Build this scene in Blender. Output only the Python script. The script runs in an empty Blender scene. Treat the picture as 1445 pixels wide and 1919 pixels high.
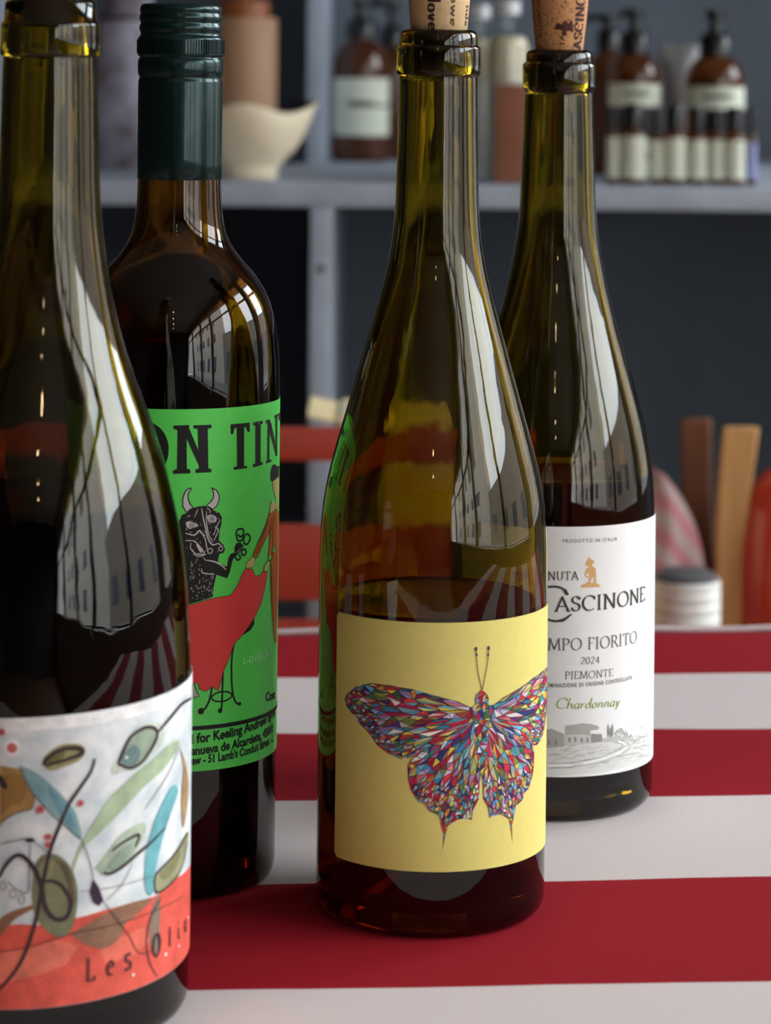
import bpy, bmesh, math, random
from math import sin, cos, pi, radians, sqrt, asin, atan2
from mathutils import Vector, Matrix
from mathutils.geometry import delaunay_2d_cdt

SC = bpy.context.scene
COL = SC.collection
random.seed(7)

# ------------------------------------------------------------------ camera
F, HX, HY = 5000.0, 722.5, 130.0          # focal length (px), principal point of the 1445x1919 frame
ROLL = radians(0.6)
TZ = 0.75                                  # table height
CZ = TZ + 0.3007                           # camera height
cam_d = bpy.data.cameras.new('camera')
cam = bpy.data.objects.new('camera', cam_d)
COL.objects.link(cam)
cam.matrix_world = Matrix.Translation((0, 0, CZ)) @ Matrix.Rotation(pi / 2, 4, 'X') @ Matrix.Rotation(ROLL, 4, 'Z')
cam_d.sensor_fit = 'AUTO'
cam_d.sensor_width = 36.0
cam_d.lens = 36.0 * F / 1919.0
cam_d.shift_y = -(959.5 - HY) / 1919.0
cam_d.clip_start = 0.05
cam_d.dof.use_dof = True
cam_d.dof.focus_distance = 0.985
cam_d.dof.aperture_fstop = 14.5
SC.camera = cam

# ------------------------------------------------------------------ world, light, exposure
SKY_STRENGTH = 14.0
w = bpy.data.worlds.new('overcast_sky')
SC.world = w
w.use_nodes = True
bg = w.node_tree.nodes['Background']
bg.inputs[0].default_value = (0.86, 0.94, 1.0, 1)
bg.inputs[1].default_value = SKY_STRENGTH
SC.view_settings.view_transform = 'Standard'
SC.view_settings.look = 'None'
SC.view_settings.exposure = -0.28
SC.view_settings.gamma = 1.0
SC.view_settings.use_curve_mapping = False
cy = SC.cycles
cy.max_bounces = 24
cy.transmission_bounces = 20
cy.glossy_bounces = 8
cy.diffuse_bounces = 5
cy.transparent_max_bounces = 12
cy.use_denoising = True
cy.sample_clamp_indirect = 6.0
cy.caustics_reflective = False
cy.caustics_refractive = False

WIN_Y = [(-5.2, -3.7), (-3.6, -2.1), (-2.0, -1.0), (-0.92, 0.42), (0.5, 1.55), (1.92, 2.95)]  # front run lengthened for frontal light; last opening added to brighten the shelf
WX = 1.75
WZ0, WZ1 = 0.72, 2.30
for i, (a, b) in enumerate(WIN_Y):
    ld = bpy.data.lights.new('window_daylight', 'AREA')
    ld.shape = 'RECTANGLE'
    ld.size, ld.size_y = WZ1 - WZ0, b - a
    ld.cycles.is_portal = True
    lo = bpy.data.objects.new('window_daylight', ld)
    COL.objects.link(lo)
    lo.location = (WX + 0.06, (a + b) / 2, (WZ0 + WZ1) / 2)
    lo.rotation_euler = (0, pi / 2, 0)


# ------------------------------------------------------------------ colour + material helpers
def lin(c):
    return tuple(((v / 255.0) / 12.92 if v / 255.0 <= 0.04045 else ((v / 255.0 + 0.055) / 1.055) ** 2.4) for v in c)


def rgba(c):
    return lin(c) + (1.0,)


MATS = {}


def new_mat(name):
    m = bpy.data.materials.new(name)
    m.use_nodes = True
    MATS[name] = m
    return m, m.node_tree.nodes, m.node_tree.links, m.node_tree.nodes['Principled BSDF']


def plain(name, c, rough=0.6, metal=0.0, noise=0.0, scale=40.0, bump=0.0, coat=0.0, spec=0.5, stretch=(1, 1, 1), c2=None):
    m, n, l, b = new_mat(name)
    b.inputs['Roughness'].default_value = rough
    b.inputs['Metallic'].default_value = metal
    b.inputs['Specular IOR Level'].default_value = spec
    b.inputs['Coat Weight'].default_value = coat
    b.inputs['Base Color'].default_value = rgba(c)
    if noise or bump or c2:
        tc = n.new('ShaderNodeTexCoord')
        mp = n.new('ShaderNodeMapping')
        mp.inputs['Scale'].default_value = stretch
        nz = n.new('ShaderNodeTexNoise')
        nz.inputs['Scale'].default_value = scale
        nz.inputs['Detail'].default_value = 5
        l.new(tc.outputs['Object'], mp.inputs[0])
        l.new(mp.outputs[0], nz.inputs['Vector'])
        cr = n.new('ShaderNodeValToRGB')
        a = lin(c)
        if c2:
            d = lin(c2)
        else:
            d = tuple(min(1, v * (1 + noise)) for v in a)
            a = tuple(v * (1 - noise) for v in a)
        cr.color_ramp.elements[0].color = a + (1,)
        cr.color_ramp.elements[1].color = d + (1,)
        cr.color_ramp.elements[0].position = 0.35
        cr.color_ramp.elements[1].position = 0.65
        l.new(nz.outputs[0], cr.inputs[0])
        l.new(cr.outputs[0], b.inputs['Base Color'])
        if bump:
            bp = n.new('ShaderNodeBump')
            bp.inputs['Strength'].default_value = bump
            bp.inputs['Distance'].default_value = 0.002
            l.new(nz.outputs[0], bp.inputs['Height'])
            l.new(bp.outputs[0], b.inputs['Normal'])
    return m


def glass_mat(name, tint, ior=1.5, wav=0.0):
    m = bpy.data.materials.new(name)
    m.use_nodes = True
    n, l = m.node_tree.nodes, m.node_tree.links
    if ior > 1.4:
        g = n['Principled BSDF']                  # untinted reflection, tinted transmission
        g.inputs['Base Color'].default_value = tuple(v * v for v in tint) + (1,)
        g.inputs['Transmission Weight'].default_value = 1.0
    else:
        n.remove(n['Principled BSDF'])
        g = n.new('ShaderNodeBsdfGlass')
        g.inputs['Color'].default_value = tuple(tint) + (1,)
    g.inputs['Roughness'].default_value = 0.0
    g.inputs['IOR'].default_value = ior
    if wav:
        tc = n.new('ShaderNodeTexCoord')
        mp = n.new('ShaderNodeMapping')
        mp.inputs['Scale'].default_value = (1, 1, 0.35)
        nz = n.new('ShaderNodeTexNoise')
        nz.inputs['Scale'].default_value = 90
        nz.inputs['Detail'].default_value = 2
        bp = n.new('ShaderNodeBump')
        bp.inputs['Strength'].default_value = wav
        bp.inputs['Distance'].default_value = 0.0006
        l.new(tc.outputs['Object'], mp.inputs[0])
        l.new(mp.outputs[0], nz.inputs['Vector'])
        l.new(nz.outputs[0], bp.inputs['Height'])
        l.new(bp.outputs[0], g.inputs['Normal'])
    l.new(g.outputs[0], n['Material Output'].inputs[0])
    MATS[name] = m
    return m


# ------------------------------------------------------------------ geometry helpers
def unroll(x, y):
    dx, dy = x - HX, y - HY
    return dx * cos(ROLL) + dy * sin(ROLL), -dx * sin(ROLL) + dy * cos(ROLL)


def P(x, y, Y):
    """photo pixel at distance Y -> world point"""
    dx, dy = unroll(x, y)
    return Vector((dx * Y / F, Y, CZ - dy * Y / F))


def PX(x, Y):
    return (x - HX) * Y / F


def PZ(y, Y):
    return CZ - (y - HY) * Y / F


def tag(o, label=None, cat=None, group=None, kind=None):
    if label: o['label'] = label
    if cat: o['category'] = cat
    if group: o['group'] = group
    if kind: o['kind'] = kind
    return o


def empty(name, loc, rz=0.0):
    o = bpy.data.objects.new(name, None)
    COL.objects.link(o)
    o.empty_display_size = 0.02
    o.location = loc
    o.rotation_euler = (0, 0, rz)
    return o


def mesh_obj(name, verts, faces, mat, parent=None, smooth=True, auto=None, mats=None, fmats=None, loc=None):
    me = bpy.data.meshes.new(name)
    me.from_pydata([tuple(v) for v in verts], [], faces)
    me.update()
    if mats:
        for m in mats: me.materials.append(m)
        if fmats:
            for p, i in zip(me.polygons, fmats): p.material_index = i
    elif mat:
        me.materials.append(mat)
    if smooth:
        me.polygons.foreach_set('use_smooth', [True] * len(me.polygons))
        if auto:
            bm = bmesh.new(); bm.from_mesh(me)
            for e in bm.edges:
                if len(e.link_faces) == 2 and e.calc_face_angle(0) > radians(auto): e.smooth = False
            bm.to_mesh(me); bm.free()
    o = bpy.data.objects.new(name, me)
    COL.objects.link(o)
    if parent: o.parent = parent
    if loc is not None: o.location = loc
    return o


def lathe(profile, seg=64, off=(0, 0, 0)):
    """profile [(r,z)]; r==0 makes a pole"""
    V, Fc, rings = [], [], []
    for r, z in profile:
        if r <= 1e-9:
            rings.append([len(V)]); V.append((off[0], off[1], off[2] + z))
        else:
            rings.append(list(range(len(V), len(V) + seg)))
            for j in range(seg):
                a = 2 * pi * j / seg
                V.append((off[0] + r * cos(a), off[1] + r * sin(a), off[2] + z))
    for A, B in zip(rings[:-1], rings[1:]):
        for j in range(seg):
            k = (j + 1) % seg
            if len(A) == 1 and len(B) == 1: continue
            if len(A) == 1: Fc.append((A[0], B[k], B[j]))
            elif len(B) == 1: Fc.append((A[j], A[k], B[0]))
            else: Fc.append((A[j], A[k], B[k], B[j]))
    return V, Fc


def box_geo(x0, x1, y0, y1, z0, z1, bev=0.0):
    bm = bmesh.new()
    bmesh.ops.create_cube(bm, size=1)
    for v in bm.verts:
        v.co = Vector(((x0 + x1) / 2 + v.co.x * (x1 - x0), (y0 + y1) / 2 + v.co.y * (y1 - y0), (z0 + z1) / 2 + v.co.z * (z1 - z0)))
    if bev:
        bmesh.ops.bevel(bm, geom=bm.edges[:], offset=bev, segments=2, affect='EDGES', profile=0.6)
    bm.verts.index_update()
    V = [v.co.copy() for v in bm.verts]
    Fc = [tuple(v.index for v in f.verts) for f in bm.faces]
    bm.free()
    return V, Fc


def box(name, x0, x1, y0, y1, z0, z1, mat, parent=None, bev=0.0, tf=None):
    V, Fc = box_geo(x0, x1, y0, y1, z0, z1, bev)
    if tf: V = [tf @ v for v in V]
    return mesh_obj(name, V, Fc, mat, parent, smooth=bool(bev), auto=35)


def tube_geo(pts, r, seg=12, closed=False):
    pts = [Vector(p) for p in pts]
    n = len(pts)
    rs = r if isinstance(r, (list, tuple)) else [r] * n
    V, Fc = [], []
    up = Vector((0.123, 0.3, 0.97)).normalized()
    for i, p in enumerate(pts):
        a = pts[(i - 1) % n] if (closed or i > 0) else p
        b = pts[(i + 1) % n] if (closed or i < n - 1) else p
        t = (b - a).normalized()
        s = t.cross(up)
        if s.length < 1e-4: s = t.cross(Vector((1, 0, 0)))
        s.normalize(); q = s.cross(t)
        for j in range(seg):
            an = 2 * pi * j / seg
            V.append(p + (s * cos(an) + q * sin(an)) * rs[i])
    m = n if closed else n - 1
    for i in range(m):
        for j in range(seg):
            k = (j + 1) % seg
            i2 = (i + 1) % n
            Fc.append((i * seg + j, i * seg + k, i2 * seg + k, i2 * seg + j))
    if not closed:
        Fc.append(tuple(range(seg))[::-1])
        Fc.append(tuple((n - 1) * seg + j for j in range(seg)))
    return V, Fc


def tube(name, pts, r, mat, parent=None, seg=12):
    V, Fc = tube_geo(pts, r, seg)
    return mesh_obj(name, V, Fc, mat, parent, auto=50)


def join(*geos):
    V, Fc = [], []
    for v, f in geos:
        o = len(V)
        V += list(v)
        Fc += [tuple(i + o for i in q) for q in f]
    return V, Fc


def smooth_profile(pts, step, passes=6):
    """monotone-ish resample of [(z,r)] (z ascending) with light smoothing"""
    n = len(pts)
    out = []
    z = pts[0][0]
    zs = []
    while z < pts[-1][0]:
        zs.append(z); z += step
    zs.append(pts[-1][0])
    i = 0
    for z in zs:
        while i < n - 2 and z > pts[i + 1][0]: i += 1
        z0, r0 = pts[i]; z1, r1 = pts[i + 1]
        t = (z - z0) / (z1 - z0)
        rm = pts[i - 1][1] if i > 0 else r0
        zm = pts[i - 1][0] if i > 0 else z0 - (z1 - z0)
        rp = pts[i + 2][1] if i + 2 < n else r1
        zp = pts[i + 2][0] if i + 2 < n else z1 + (z1 - z0)
        m0 = (r1 - rm) / (z1 - zm) * (z1 - z0)
        m1 = (rp - r0) / (zp - z0) * (z1 - z0)
        h = (2 * t ** 3 - 3 * t ** 2 + 1) * r0 + (t ** 3 - 2 * t ** 2 + t) * m0 + (-2 * t ** 3 + 3 * t ** 2) * r1 + (t ** 3 - t ** 2) * m1
        out.append([z, h])
    for _ in range(passes):
        rr = [p[1] for p in out]
        for k in range(1, len(out) - 1):
            out[k][1] = 0.25 * rr[k - 1] + 0.5 * rr[k] + 0.25 * rr[k + 1]
    return [(a, b) for a, b in out]


# ------------------------------------------------------------------ materials
plain('floor_wood', (130, 104, 82), 0.5, noise=0.25, scale=8, stretch=(1, 12, 1))
plain('wall_dark', (66, 64, 62), 0.85, noise=0.05, scale=4)
plain('wall_pale', (216, 213, 206), 0.85, noise=0.05, scale=4)
plain('ceiling_grey', (200, 198, 194), 0.9, noise=0.04, scale=4)
plain('frame_dark', (40, 38, 38), 0.5)
plain('street_grey', (120, 120, 122), 0.9, noise=0.1, scale=2)
plain('facade', (178, 172, 164), 0.9, noise=0.08, scale=1.5)
plain('facade_brick', (128, 118, 108), 0.9, noise=0.08, scale=1.5)
plain('facade_window', (60, 66, 74), 0.2)
plain('shelf_paint', (176, 185, 200), 0.6, noise=0.12, scale=14, stretch=(1, 1, 1), bump=0.15)
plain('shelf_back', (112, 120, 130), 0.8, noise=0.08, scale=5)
plain('shelf_nail', (50, 50, 55), 0.6)
plain('chair_red', (176, 58, 38), 0.45, noise=0.06, scale=25, coat=0.15)
plain('bench_wood', (120, 85, 55), 0.6, noise=0.2, scale=10, stretch=(12, 1, 1))
plain('kraft', (246, 224, 172), 0.8, noise=0.06, scale=30)
plain('wood_dark', (112, 66, 38), 0.55, noise=0.25, scale=16, stretch=(6, 6, 0.6))
plain('wood_tan', (206, 152, 92), 0.55, noise=0.14, scale=16, stretch=(6, 6, 0.6))
plain('red_enamel', (206, 62, 42), 0.3, coat=0.5)
plain('tin_white', (246, 245, 240), 0.35, noise=0.03, scale=20)
plain('tin_dark', (96, 94, 96), 0.45)
plain('ceramic_cream', (244, 228, 196), 0.4, noise=0.06, scale=30, coat=0.2)
plain('ceramic_dark', (70, 56, 62), 0.35)
plain('canister_tan', (180, 140, 106), 0.55, noise=0.1, scale=10, stretch=(14, 14, 0.4))
plain('lid_brown', (150, 84, 40), 0.5, noise=0.15, scale=20)
plain('stoneware', (168, 166, 184), 0.6, c2=(84, 68, 66), scale=20)
plain('black_plastic', (16, 16, 18), 0.32)
plain('white_cap', (232, 232, 234), 0.35)
plain('label_cream', (220, 224, 204), 0.6)
plain('label_blue', (150, 156, 206), 0.6)
plain('label_ink', (52, 54, 50), 0.7)
plain('carton_copper', (150, 92, 66), 0.55, noise=0.08, scale=30)
plain('tube_metal', (150, 150, 152), 0.35, metal=0.6)
plain('salts', (246, 243, 232), 0.8, noise=0.08, scale=150, bump=0.4)
plain('salts_tan', (236, 220, 190), 0.8, noise=0.1, scale=150, bump=0.4)
plain('cap_green', (9, 46, 46), 0.28, metal=0.5, coat=0.3)
plain('cork_cream', (214, 180, 132), 0.7, noise=0.08, scale=120, bump=0.2)
m_, n_, l_, b_ = new_mat('cork_brown')
b_.inputs['Roughness'].default_value = 0.8
_tc = n_.new('ShaderNodeTexCoord'); _nz = n_.new('ShaderNodeTexNoise'); _nz.inputs['Scale'].default_value = 900; _nz.inputs['Detail'].default_value = 6
_cr = n_.new('ShaderNodeValToRGB')
_cr.color_ramp.elements[0].position = 0.30; _cr.color_ramp.elements[0].color = rgba((104, 58, 30))
_cr.color_ramp.elements[1].position = 0.47; _cr.color_ramp.elements[1].color = rgba((206, 148, 98))
l_.new(_tc.outputs['Object'], _nz.inputs['Vector']); l_.new(_nz.outputs[0], _cr.inputs[0]); l_.new(_cr.outputs[0], b_.inputs['Base Color'])
_bp = n_.new('ShaderNodeBump'); _bp.inputs['Strength'].default_value = 0.5; _bp.inputs['Distance'].default_value = 0.0006
l_.new(_nz.outputs[0], _bp.inputs['Height']); l_.new(_bp.outputs[0], b_.inputs['Normal'])

glass_mat('glass_olive', (0.49, 0.40, 0.075), 1.5, 0.25)
glass_mat('glass_olive_dark', (0.45, 0.37, 0.07), 1.5, 0.25)
glass_mat('glass_brown', (0.44, 0.26, 0.06), 1.5, 0.2)
glass_mat('glass_inner', (0.98, 0.97, 0.94), 1.5, 0.1)
glass_mat('wine_red', (0.10, 0.006, 0.006), 0.893)
glass_mat('wine_red_top', (0.35, 0.05, 0.02), 1.34)
glass_mat('wine_amber', (0.46, 0.20, 0.035), 0.893)
glass_mat('wine_amber_top', (0.9, 0.7, 0.3), 1.34)
glass_mat('wine_white', (0.5, 0.38, 0.10), 0.893)
glass_mat('wine_white_top', (0.95, 0.85, 0.45), 1.34)
m_ = bpy.data.materials.new('clear_glass'); m_.use_nodes = True; MATS['clear_glass'] = m_
n_, l_ = m_.node_tree.nodes, m_.node_tree.links
n_.remove(n_['Principled BSDF'])
_t = n_.new('ShaderNodeBsdfTransparent'); _t.inputs[0].default_value = (.93, .96, .95, 1)
_g = n_.new('ShaderNodeBsdfGlossy'); _g.inputs['Roughness'].default_value = 0.02
_x = n_.new('ShaderNodeMixShader')
_x.inputs[0].default_value = 0.08; l_.new(_t.outputs[0], _x.inputs[1]); l_.new(_g.outputs[0], _x.inputs[2]); l_.new(_x.outputs[0], n_['Material Output'].inputs[0])
# amber pharmacy glass: mostly transmitting, with body colour
m_, n_, l_, b_ = new_mat('amber_glass')
b_.inputs['Base Color'].default_value = (0.20, 0.05, 0.005, 1)
b_.inputs['Roughness'].default_value = 0.08
b_.inputs['Transmission Weight'].default_value = 0.72
b_.inputs['IOR'].default_value = 1.5

# flat print reads its ink from the mesh's colour attribute
m_, n_, l_, b_ = new_mat('print_ink')
_at = n_.new('ShaderNodeAttribute'); _at.attribute_name = 'Col'
l_.new(_at.outputs['Color'], b_.inputs['Base Color'])
b_.inputs['Roughness'].default_value = 0.6
b_.inputs['Specular IOR Level'].default_value = 0.3
m_, n_, l_, b_ = new_mat('print_wash')
_at = n_.new('ShaderNodeAttribute'); _at.attribute_name = 'Col'
_tc = n_.new('ShaderNodeTexCoord')
_n1 = n_.new('ShaderNodeTexNoise'); _n1.inputs['Scale'].default_value = 130; _n1.inputs['Detail'].default_value = 6; _n1.inputs['Roughness'].default_value = .65
_mr = n_.new('ShaderNodeMapRange'); _mr.inputs['From Min'].default_value = .3; _mr.inputs['From Max'].default_value = .7; _mr.inputs['To Min'].default_value = .72; _mr.inputs['To Max'].default_value = 1.22
_ml = n_.new('ShaderNodeMix'); _ml.data_type = 'RGBA'; _ml.blend_type = 'MULTIPLY'; _ml.inputs['Factor'].default_value = 1
l_.new(_tc.outputs['Object'], _n1.inputs['Vector']); l_.new(_n1.outputs[0], _mr.inputs['Value'])
l_.new(_at.outputs['Color'], _ml.inputs['A']); l_.new(_mr.outputs[0], _ml.inputs['B']); l_.new(_ml.outputs['Result'], b_.inputs['Base Color'])
b_.inputs['Roughness'].default_value = 0.6
b_.inputs['Specular IOR Level'].default_value = 0.3
plain('paper_yellow', (228, 214, 122), 0.6, noise=0.02, scale=300, spec=0.3)
plain('paper_white', (243, 243, 241), 0.6, noise=0.01, scale=300, spec=0.3)
plain('paper_green', (100, 236, 98), 0.45, noise=0.02, scale=300, spec=0.4)
plain('paper_wash', (236, 238, 236), 0.6, scale=110, spec=0.3, c2=(196, 207, 210))

# striped cotton
m_, n_, l_, b_ = new_mat('striped_cotton')
STRIPE = 0.1115
_tc = n_.new('ShaderNodeTexCoord')
_sx = n_.new('ShaderNodeSeparateXYZ'); l_.new(_tc.outputs['UV'], _sx.inputs[0])
_nz = n_.new('ShaderNodeTexNoise'); _nz.inputs['Scale'].default_value = 9; _nz.inputs['Detail'].default_value = 2
l_.new(_tc.outputs['Object'], _nz.inputs['Vector'])
_w = n_.new('ShaderNodeMath'); _w.operation = 'MULTIPLY_ADD'; _w.inputs[1].default_value = 0.05; l_.new(_nz.outputs[0], _w.inputs[0]); l_.new(_sx.outputs['Y'], _w.inputs[2])
_fr = n_.new('ShaderNodeMath'); _fr.operation = 'FRACT'; l_.new(_w.outputs[0], _fr.inputs[0])
_gt = n_.new('ShaderNodeValToRGB')
_e = _gt.color_ramp.elements
_e[0].position = 0.0; _e[0].color = (0, 0, 0, 1); _e[1].position = 0.006; _e[1].color = (1, 1, 1, 1)
_e.new(0.5).color = (1, 1, 1, 1); _e.new(0.506).color = (0, 0, 0, 1); _e.new(1.0).color = (0, 0, 0, 1)
l_.new(_fr.outputs[0], _gt.inputs[0])
# weave
_mp = n_.new('ShaderNodeMapping'); _mp.inputs['Scale'].default_value = (1, 0.3, 1); l_.new(_tc.outputs['Object'], _mp.inputs[0])
_wn = n_.new('ShaderNodeTexNoise'); _wn.inputs['Scale'].default_value = 2200; _wn.inputs['Detail'].default_value = 3; l_.new(_mp.outputs[0], _wn.inputs['Vector'])
_wc = n_.new('ShaderNodeMapRange'); _wc.inputs['To Min'].default_value = 0.82; _wc.inputs['To Max'].default_value = 1.15; l_.new(_wn.outputs[0], _wc.inputs['Value'])
_mx = n_.new('ShaderNodeMix'); _mx.data_type = 'RGBA'
_mx.inputs['A'].default_value = rgba((226, 211, 208)); _mx.inputs['B'].default_value = rgba((158, 20, 35))
l_.new(_gt.outputs[0], _mx.inputs['Factor'])
_ml = n_.new('ShaderNodeMix'); _ml.data_type = 'RGBA'; _ml.blend_type = 'MULTIPLY'; _ml.inputs['Factor'].default_value = 1.0
l_.new(_mx.outputs['Result'], _ml.inputs['A']); l_.new(_wc.outputs[0], _ml.inputs['B'])
l_.new(_ml.outputs['Result'], b_.inputs['Base Color'])
b_.inputs['Roughness'].default_value = 0.9
b_.inputs['Specular IOR Level'].default_value = 0.15
b_.inputs['Sheen Weight'].default_value = 0.0
_bp = n_.new('ShaderNodeBump'); _bp.inputs['Strength'].default_value = 0.25; _bp.inputs['Distance'].default_value = 0.0003
l_.new(_wn.outputs[0], _bp.inputs['Height']); l_.new(_bp.outputs[0], b_.inputs['Normal'])
plain('hem_white', (206, 186, 186), 0.9, noise=0.05, scale=400)
# pink striped towel
m_, n_, l_, b_ = new_mat('towel_stripe')
_tc = n_.new('ShaderNodeTexCoord'); _wv = n_.new('ShaderNodeTexWave'); _wv.inputs['Scale'].default_value = 16; _wv.inputs['Distortion'].default_value = 2.0
_wv.bands_direction = 'DIAGONAL'
l_.new(_tc.outputs['Object'], _wv.inputs['Vector'])
_cr = n_.new('ShaderNodeValToRGB'); _cr.color_ramp.elements[0].color = rgba((178, 110, 118)); _cr.color_ramp.elements[1].color = rgba((172, 152, 148))
l_.new(_wv.outputs[0], _cr.inputs[0]); l_.new(_cr.outputs[0], b_.inputs['Base Color']); b_.inputs['Roughness'].default_value = 0.9
# warm bulb
m_, n_, l_, b_ = new_mat('warm_bulb')
b_.inputs['Base Color'].default_value = (1, 0.8, 0.5, 1)
b_.inputs['Emission Color'].default_value = (1, 0.72, 0.38, 1)
b_.inputs['Emission Strength'].default_value = 60
M = MATS

# ------------------------------------------------------------------ the room
XL, YB, YF, ZC = -2.7, 3.4, -5.6, 2.75


def struct(o): o['kind'] = 'structure'; return o


struct(box('floor', XL - .1, WX + .2, YF - .1, YB + .1, -0.1, 0, M['floor_wood']))
struct(box('ceiling', XL - .1, WX + .2, YF - .1, YB + .1, ZC, ZC + .1, M['ceiling_grey']))
struct(box('wall_back', XL - .1, WX + .2, YB, YB + .1, 0, ZC, M['wall_dark']))
struct(box('wall_front', XL - .1, WX + .2, YF - .1, YF, 0, ZC, M['wall_dark']))
struct(box('wall_left', XL - .1, XL, YF, YB, 0, ZC, M['wall_dark']))
wr = struct(empty('wall_right', (0, 0, 0)))
box('wall_panel', WX, WX + .12, YF, YB, 0, WZ0, M['wall_pale'], wr)
box('wall_panel', WX, WX + .12, YF, YB, WZ1, ZC, M['wall_pale'], wr)
box('wall_panel', WX, WX + .12, YF, WIN_Y[0][0], WZ0, WZ1, M['wall_pale'], wr)
box('wall_panel', WX, WX + .12, WIN_Y[-1][1], YB, WZ0, WZ1, M['wall_pale'], wr)
for i, (a, b) in enumerate(WIN_Y):
    wn = struct(empty('window_%d' % (i + 1), (0, 0, 0)))
    if i < 5: box('mullion', WX, WX + .1, b, WIN_Y[i + 1][0], WZ0, WZ1, M['frame_dark' if WIN_Y[i + 1][0] - b < .2 else 'wall_pale'], wn)
    box('transom', WX + .02, WX + .07, a, b, 1.92, 1.97, M['frame_dark'], wn)
    box('sill', WX - .06, WX + .1, a, b, WZ0 - .03, WZ0, M['wall_pale'], wn)
struct(box('street', WX + .2, 40, -30, 30, -0.3, -0.12, M['street_grey']))
for nm, ya, yb_, ht in (('facade_low', -6.4, 30, 3.9), ('facade_sky_block', -40, -6.5, 15.0)):  # tall unseen part added to block sky from the front windows
    fac = struct(empty(nm, (12, 0, -0.12)))
    box('facade_wall', 0, 2, ya, yb_, 0, ht, M['facade' if ht > 10 else 'facade_brick'], fac)
    for k in range(int((yb_ - ya) / 3.1)):
        yy = ya + .9 + 3.1 * k
        if yy < -24 or yy > 24: continue
        for fl in range(int(ht / 3)):
            box('facade_window', -.02, 0.0, yy, yy + 1.3, 2.5 + fl * 2.9 - 1.9, 3.9 + fl * 2.9 - 2.0, M['facade_window'], fac)

# ------------------------------------------------------------------ table and cloth
TYAW = atan2(0.085, 1)
TB = 1.420                                   # far edge on the view axis


def table_pt(s, d, z):
    """s along the stripes, d towards the camera from the far edge"""
    ax = Vector((cos(TYAW), sin(TYAW), 0)); ay = Vector((sin(TYAW), -cos(TYAW), 0))
    p = Vector((0, TB, z)) + ax * s + ay * d
    return p


S0, S1, DT = -0.78, 0.82, 1.06
tbl = tag(empty('cafe_table', table_pt(0, DT / 2, 0)), 'square café table hidden under the red and white striped cloth', 'table')
tfm = Matrix.Rotation(TYAW, 4, 'Z')
tbl.matrix_world = Matrix.Translation(table_pt(0, DT / 2, 0)) @ tfm
box('tabletop', S0 + .004, S1 - .004, -DT / 2 + .004, DT / 2 - .004, TZ - .034, TZ - .004, M['bench_wood'], tbl, bev=.003)
for sx in (S0 + .07, S1 - .07):
    for sy in (-DT / 2 + .07, DT / 2 - .07):
        box('leg', sx - .025, sx + .025, sy - .025, sy + .025, 0, TZ - .034, M['bench_wood'], tbl, bev=.004)
# cloth: top sheet and four hanging sides, one grid
ss = [S0 - .0 + (S1 - S0) * i / 160 for i in range(161)]
ds = [DT * i / 110 for i in range(111)]
DROP = 0.20
ext_s = [S0 - .012] + ss + [S1 + .012]
V, UV, Fc = [], [], []


def cloth_z(s, d):
    return 0.0009 * sin(s * 23 + d * 9) * sin(d * 17 - s * 5) * (0 if d > 0.06 else 1)


rows = []
drop_n = 8
dl = [(-0.012 - 0.004 * sin(k), -DROP * k / drop_n, k) for k in range(drop_n, 0, -1)]


def add_v(s, d, dz, ud):
    V.append(table_pt(s, d, TZ + dz)); UV.append((s, ud))


grid = []
d_list = [(-0.004 - .01 * (k / drop_n), -DROP * k / drop_n, -DROP * k / drop_n) for k in range(drop_n, 0, -1)]
d_list += [(d, 0.0, d) for d in ds]
d_list += [(DT + .004 + .01 * (k / drop_n), -DROP * k / drop_n, DT + DROP * k / drop_n) for k in range(1, drop_n + 1)]
s_list = [(S0 - .004 - .01 * (k / drop_n), -DROP * k / drop_n) for k in range(drop_n, 0, -1)]
s_list += [(s, 0.0) for s in ss]
s_list += [(S1 + .004 + .01 * (k / drop_n), -DROP * k / drop_n) for k in range(1, drop_n + 1)]
for (d, dz1, ud) in d_list:
    row = []
    for (s, dz2) in s_list:
        if dz1 < 0 and dz2 < 0:
            dz = min(dz1, dz2)
        else:
            dz = dz1 + dz2
        dd = d
        if dz1 < 0 and dz2 == 0:
            dd += (1 if d > 0 else -1) * 0.012 * (-dz1 / DROP) * (1 + sin(s * 31)) * .7
        s2 = s
        if dz2 < 0 and dz1 == 0:
            s2 += (1 if s > 0 else -1) * 0.012 * (-dz2 / DROP) * (1 + sin(d * 29)) * .7
        row.append(len(V)); add_v(s2, dd, dz, ud)
    grid.append(row)
for a in range(len(grid) - 1):
    for b in range(len(s_list) - 1):
        Fc.append((grid[a][b], grid[a + 1][b], grid[a + 1][b + 1], grid[a][b + 1]))
cloth = mesh_obj('tablecloth', V, Fc, M['striped_cotton'])
uvl = cloth.data.uv_layers.new(name='UVMap')
# stripe phase: red band runs 0.085 .. from the far edge, see the photo's band edges
PH = 0.0055
for lp in cloth.data.loops:
    s, ud = UV[lp.vertex_index]
    uvl.data[lp.index].uv = (s, (ud + 0.0085) / (2 * STRIPE))
tag(cloth, 'red and white striped cotton tablecloth under the four wine bottles', 'tablecloth')
V, Fc = tube_geo([table_pt(S0 + (S1 - S0) * k / 90, -0.004, TZ + 0.001 + 0.0008 * sin(k * .9)) for k in range(91)], 0.0019, 8)
mesh_obj('hem', V, Fc, M['hem_white'], cloth)


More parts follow.
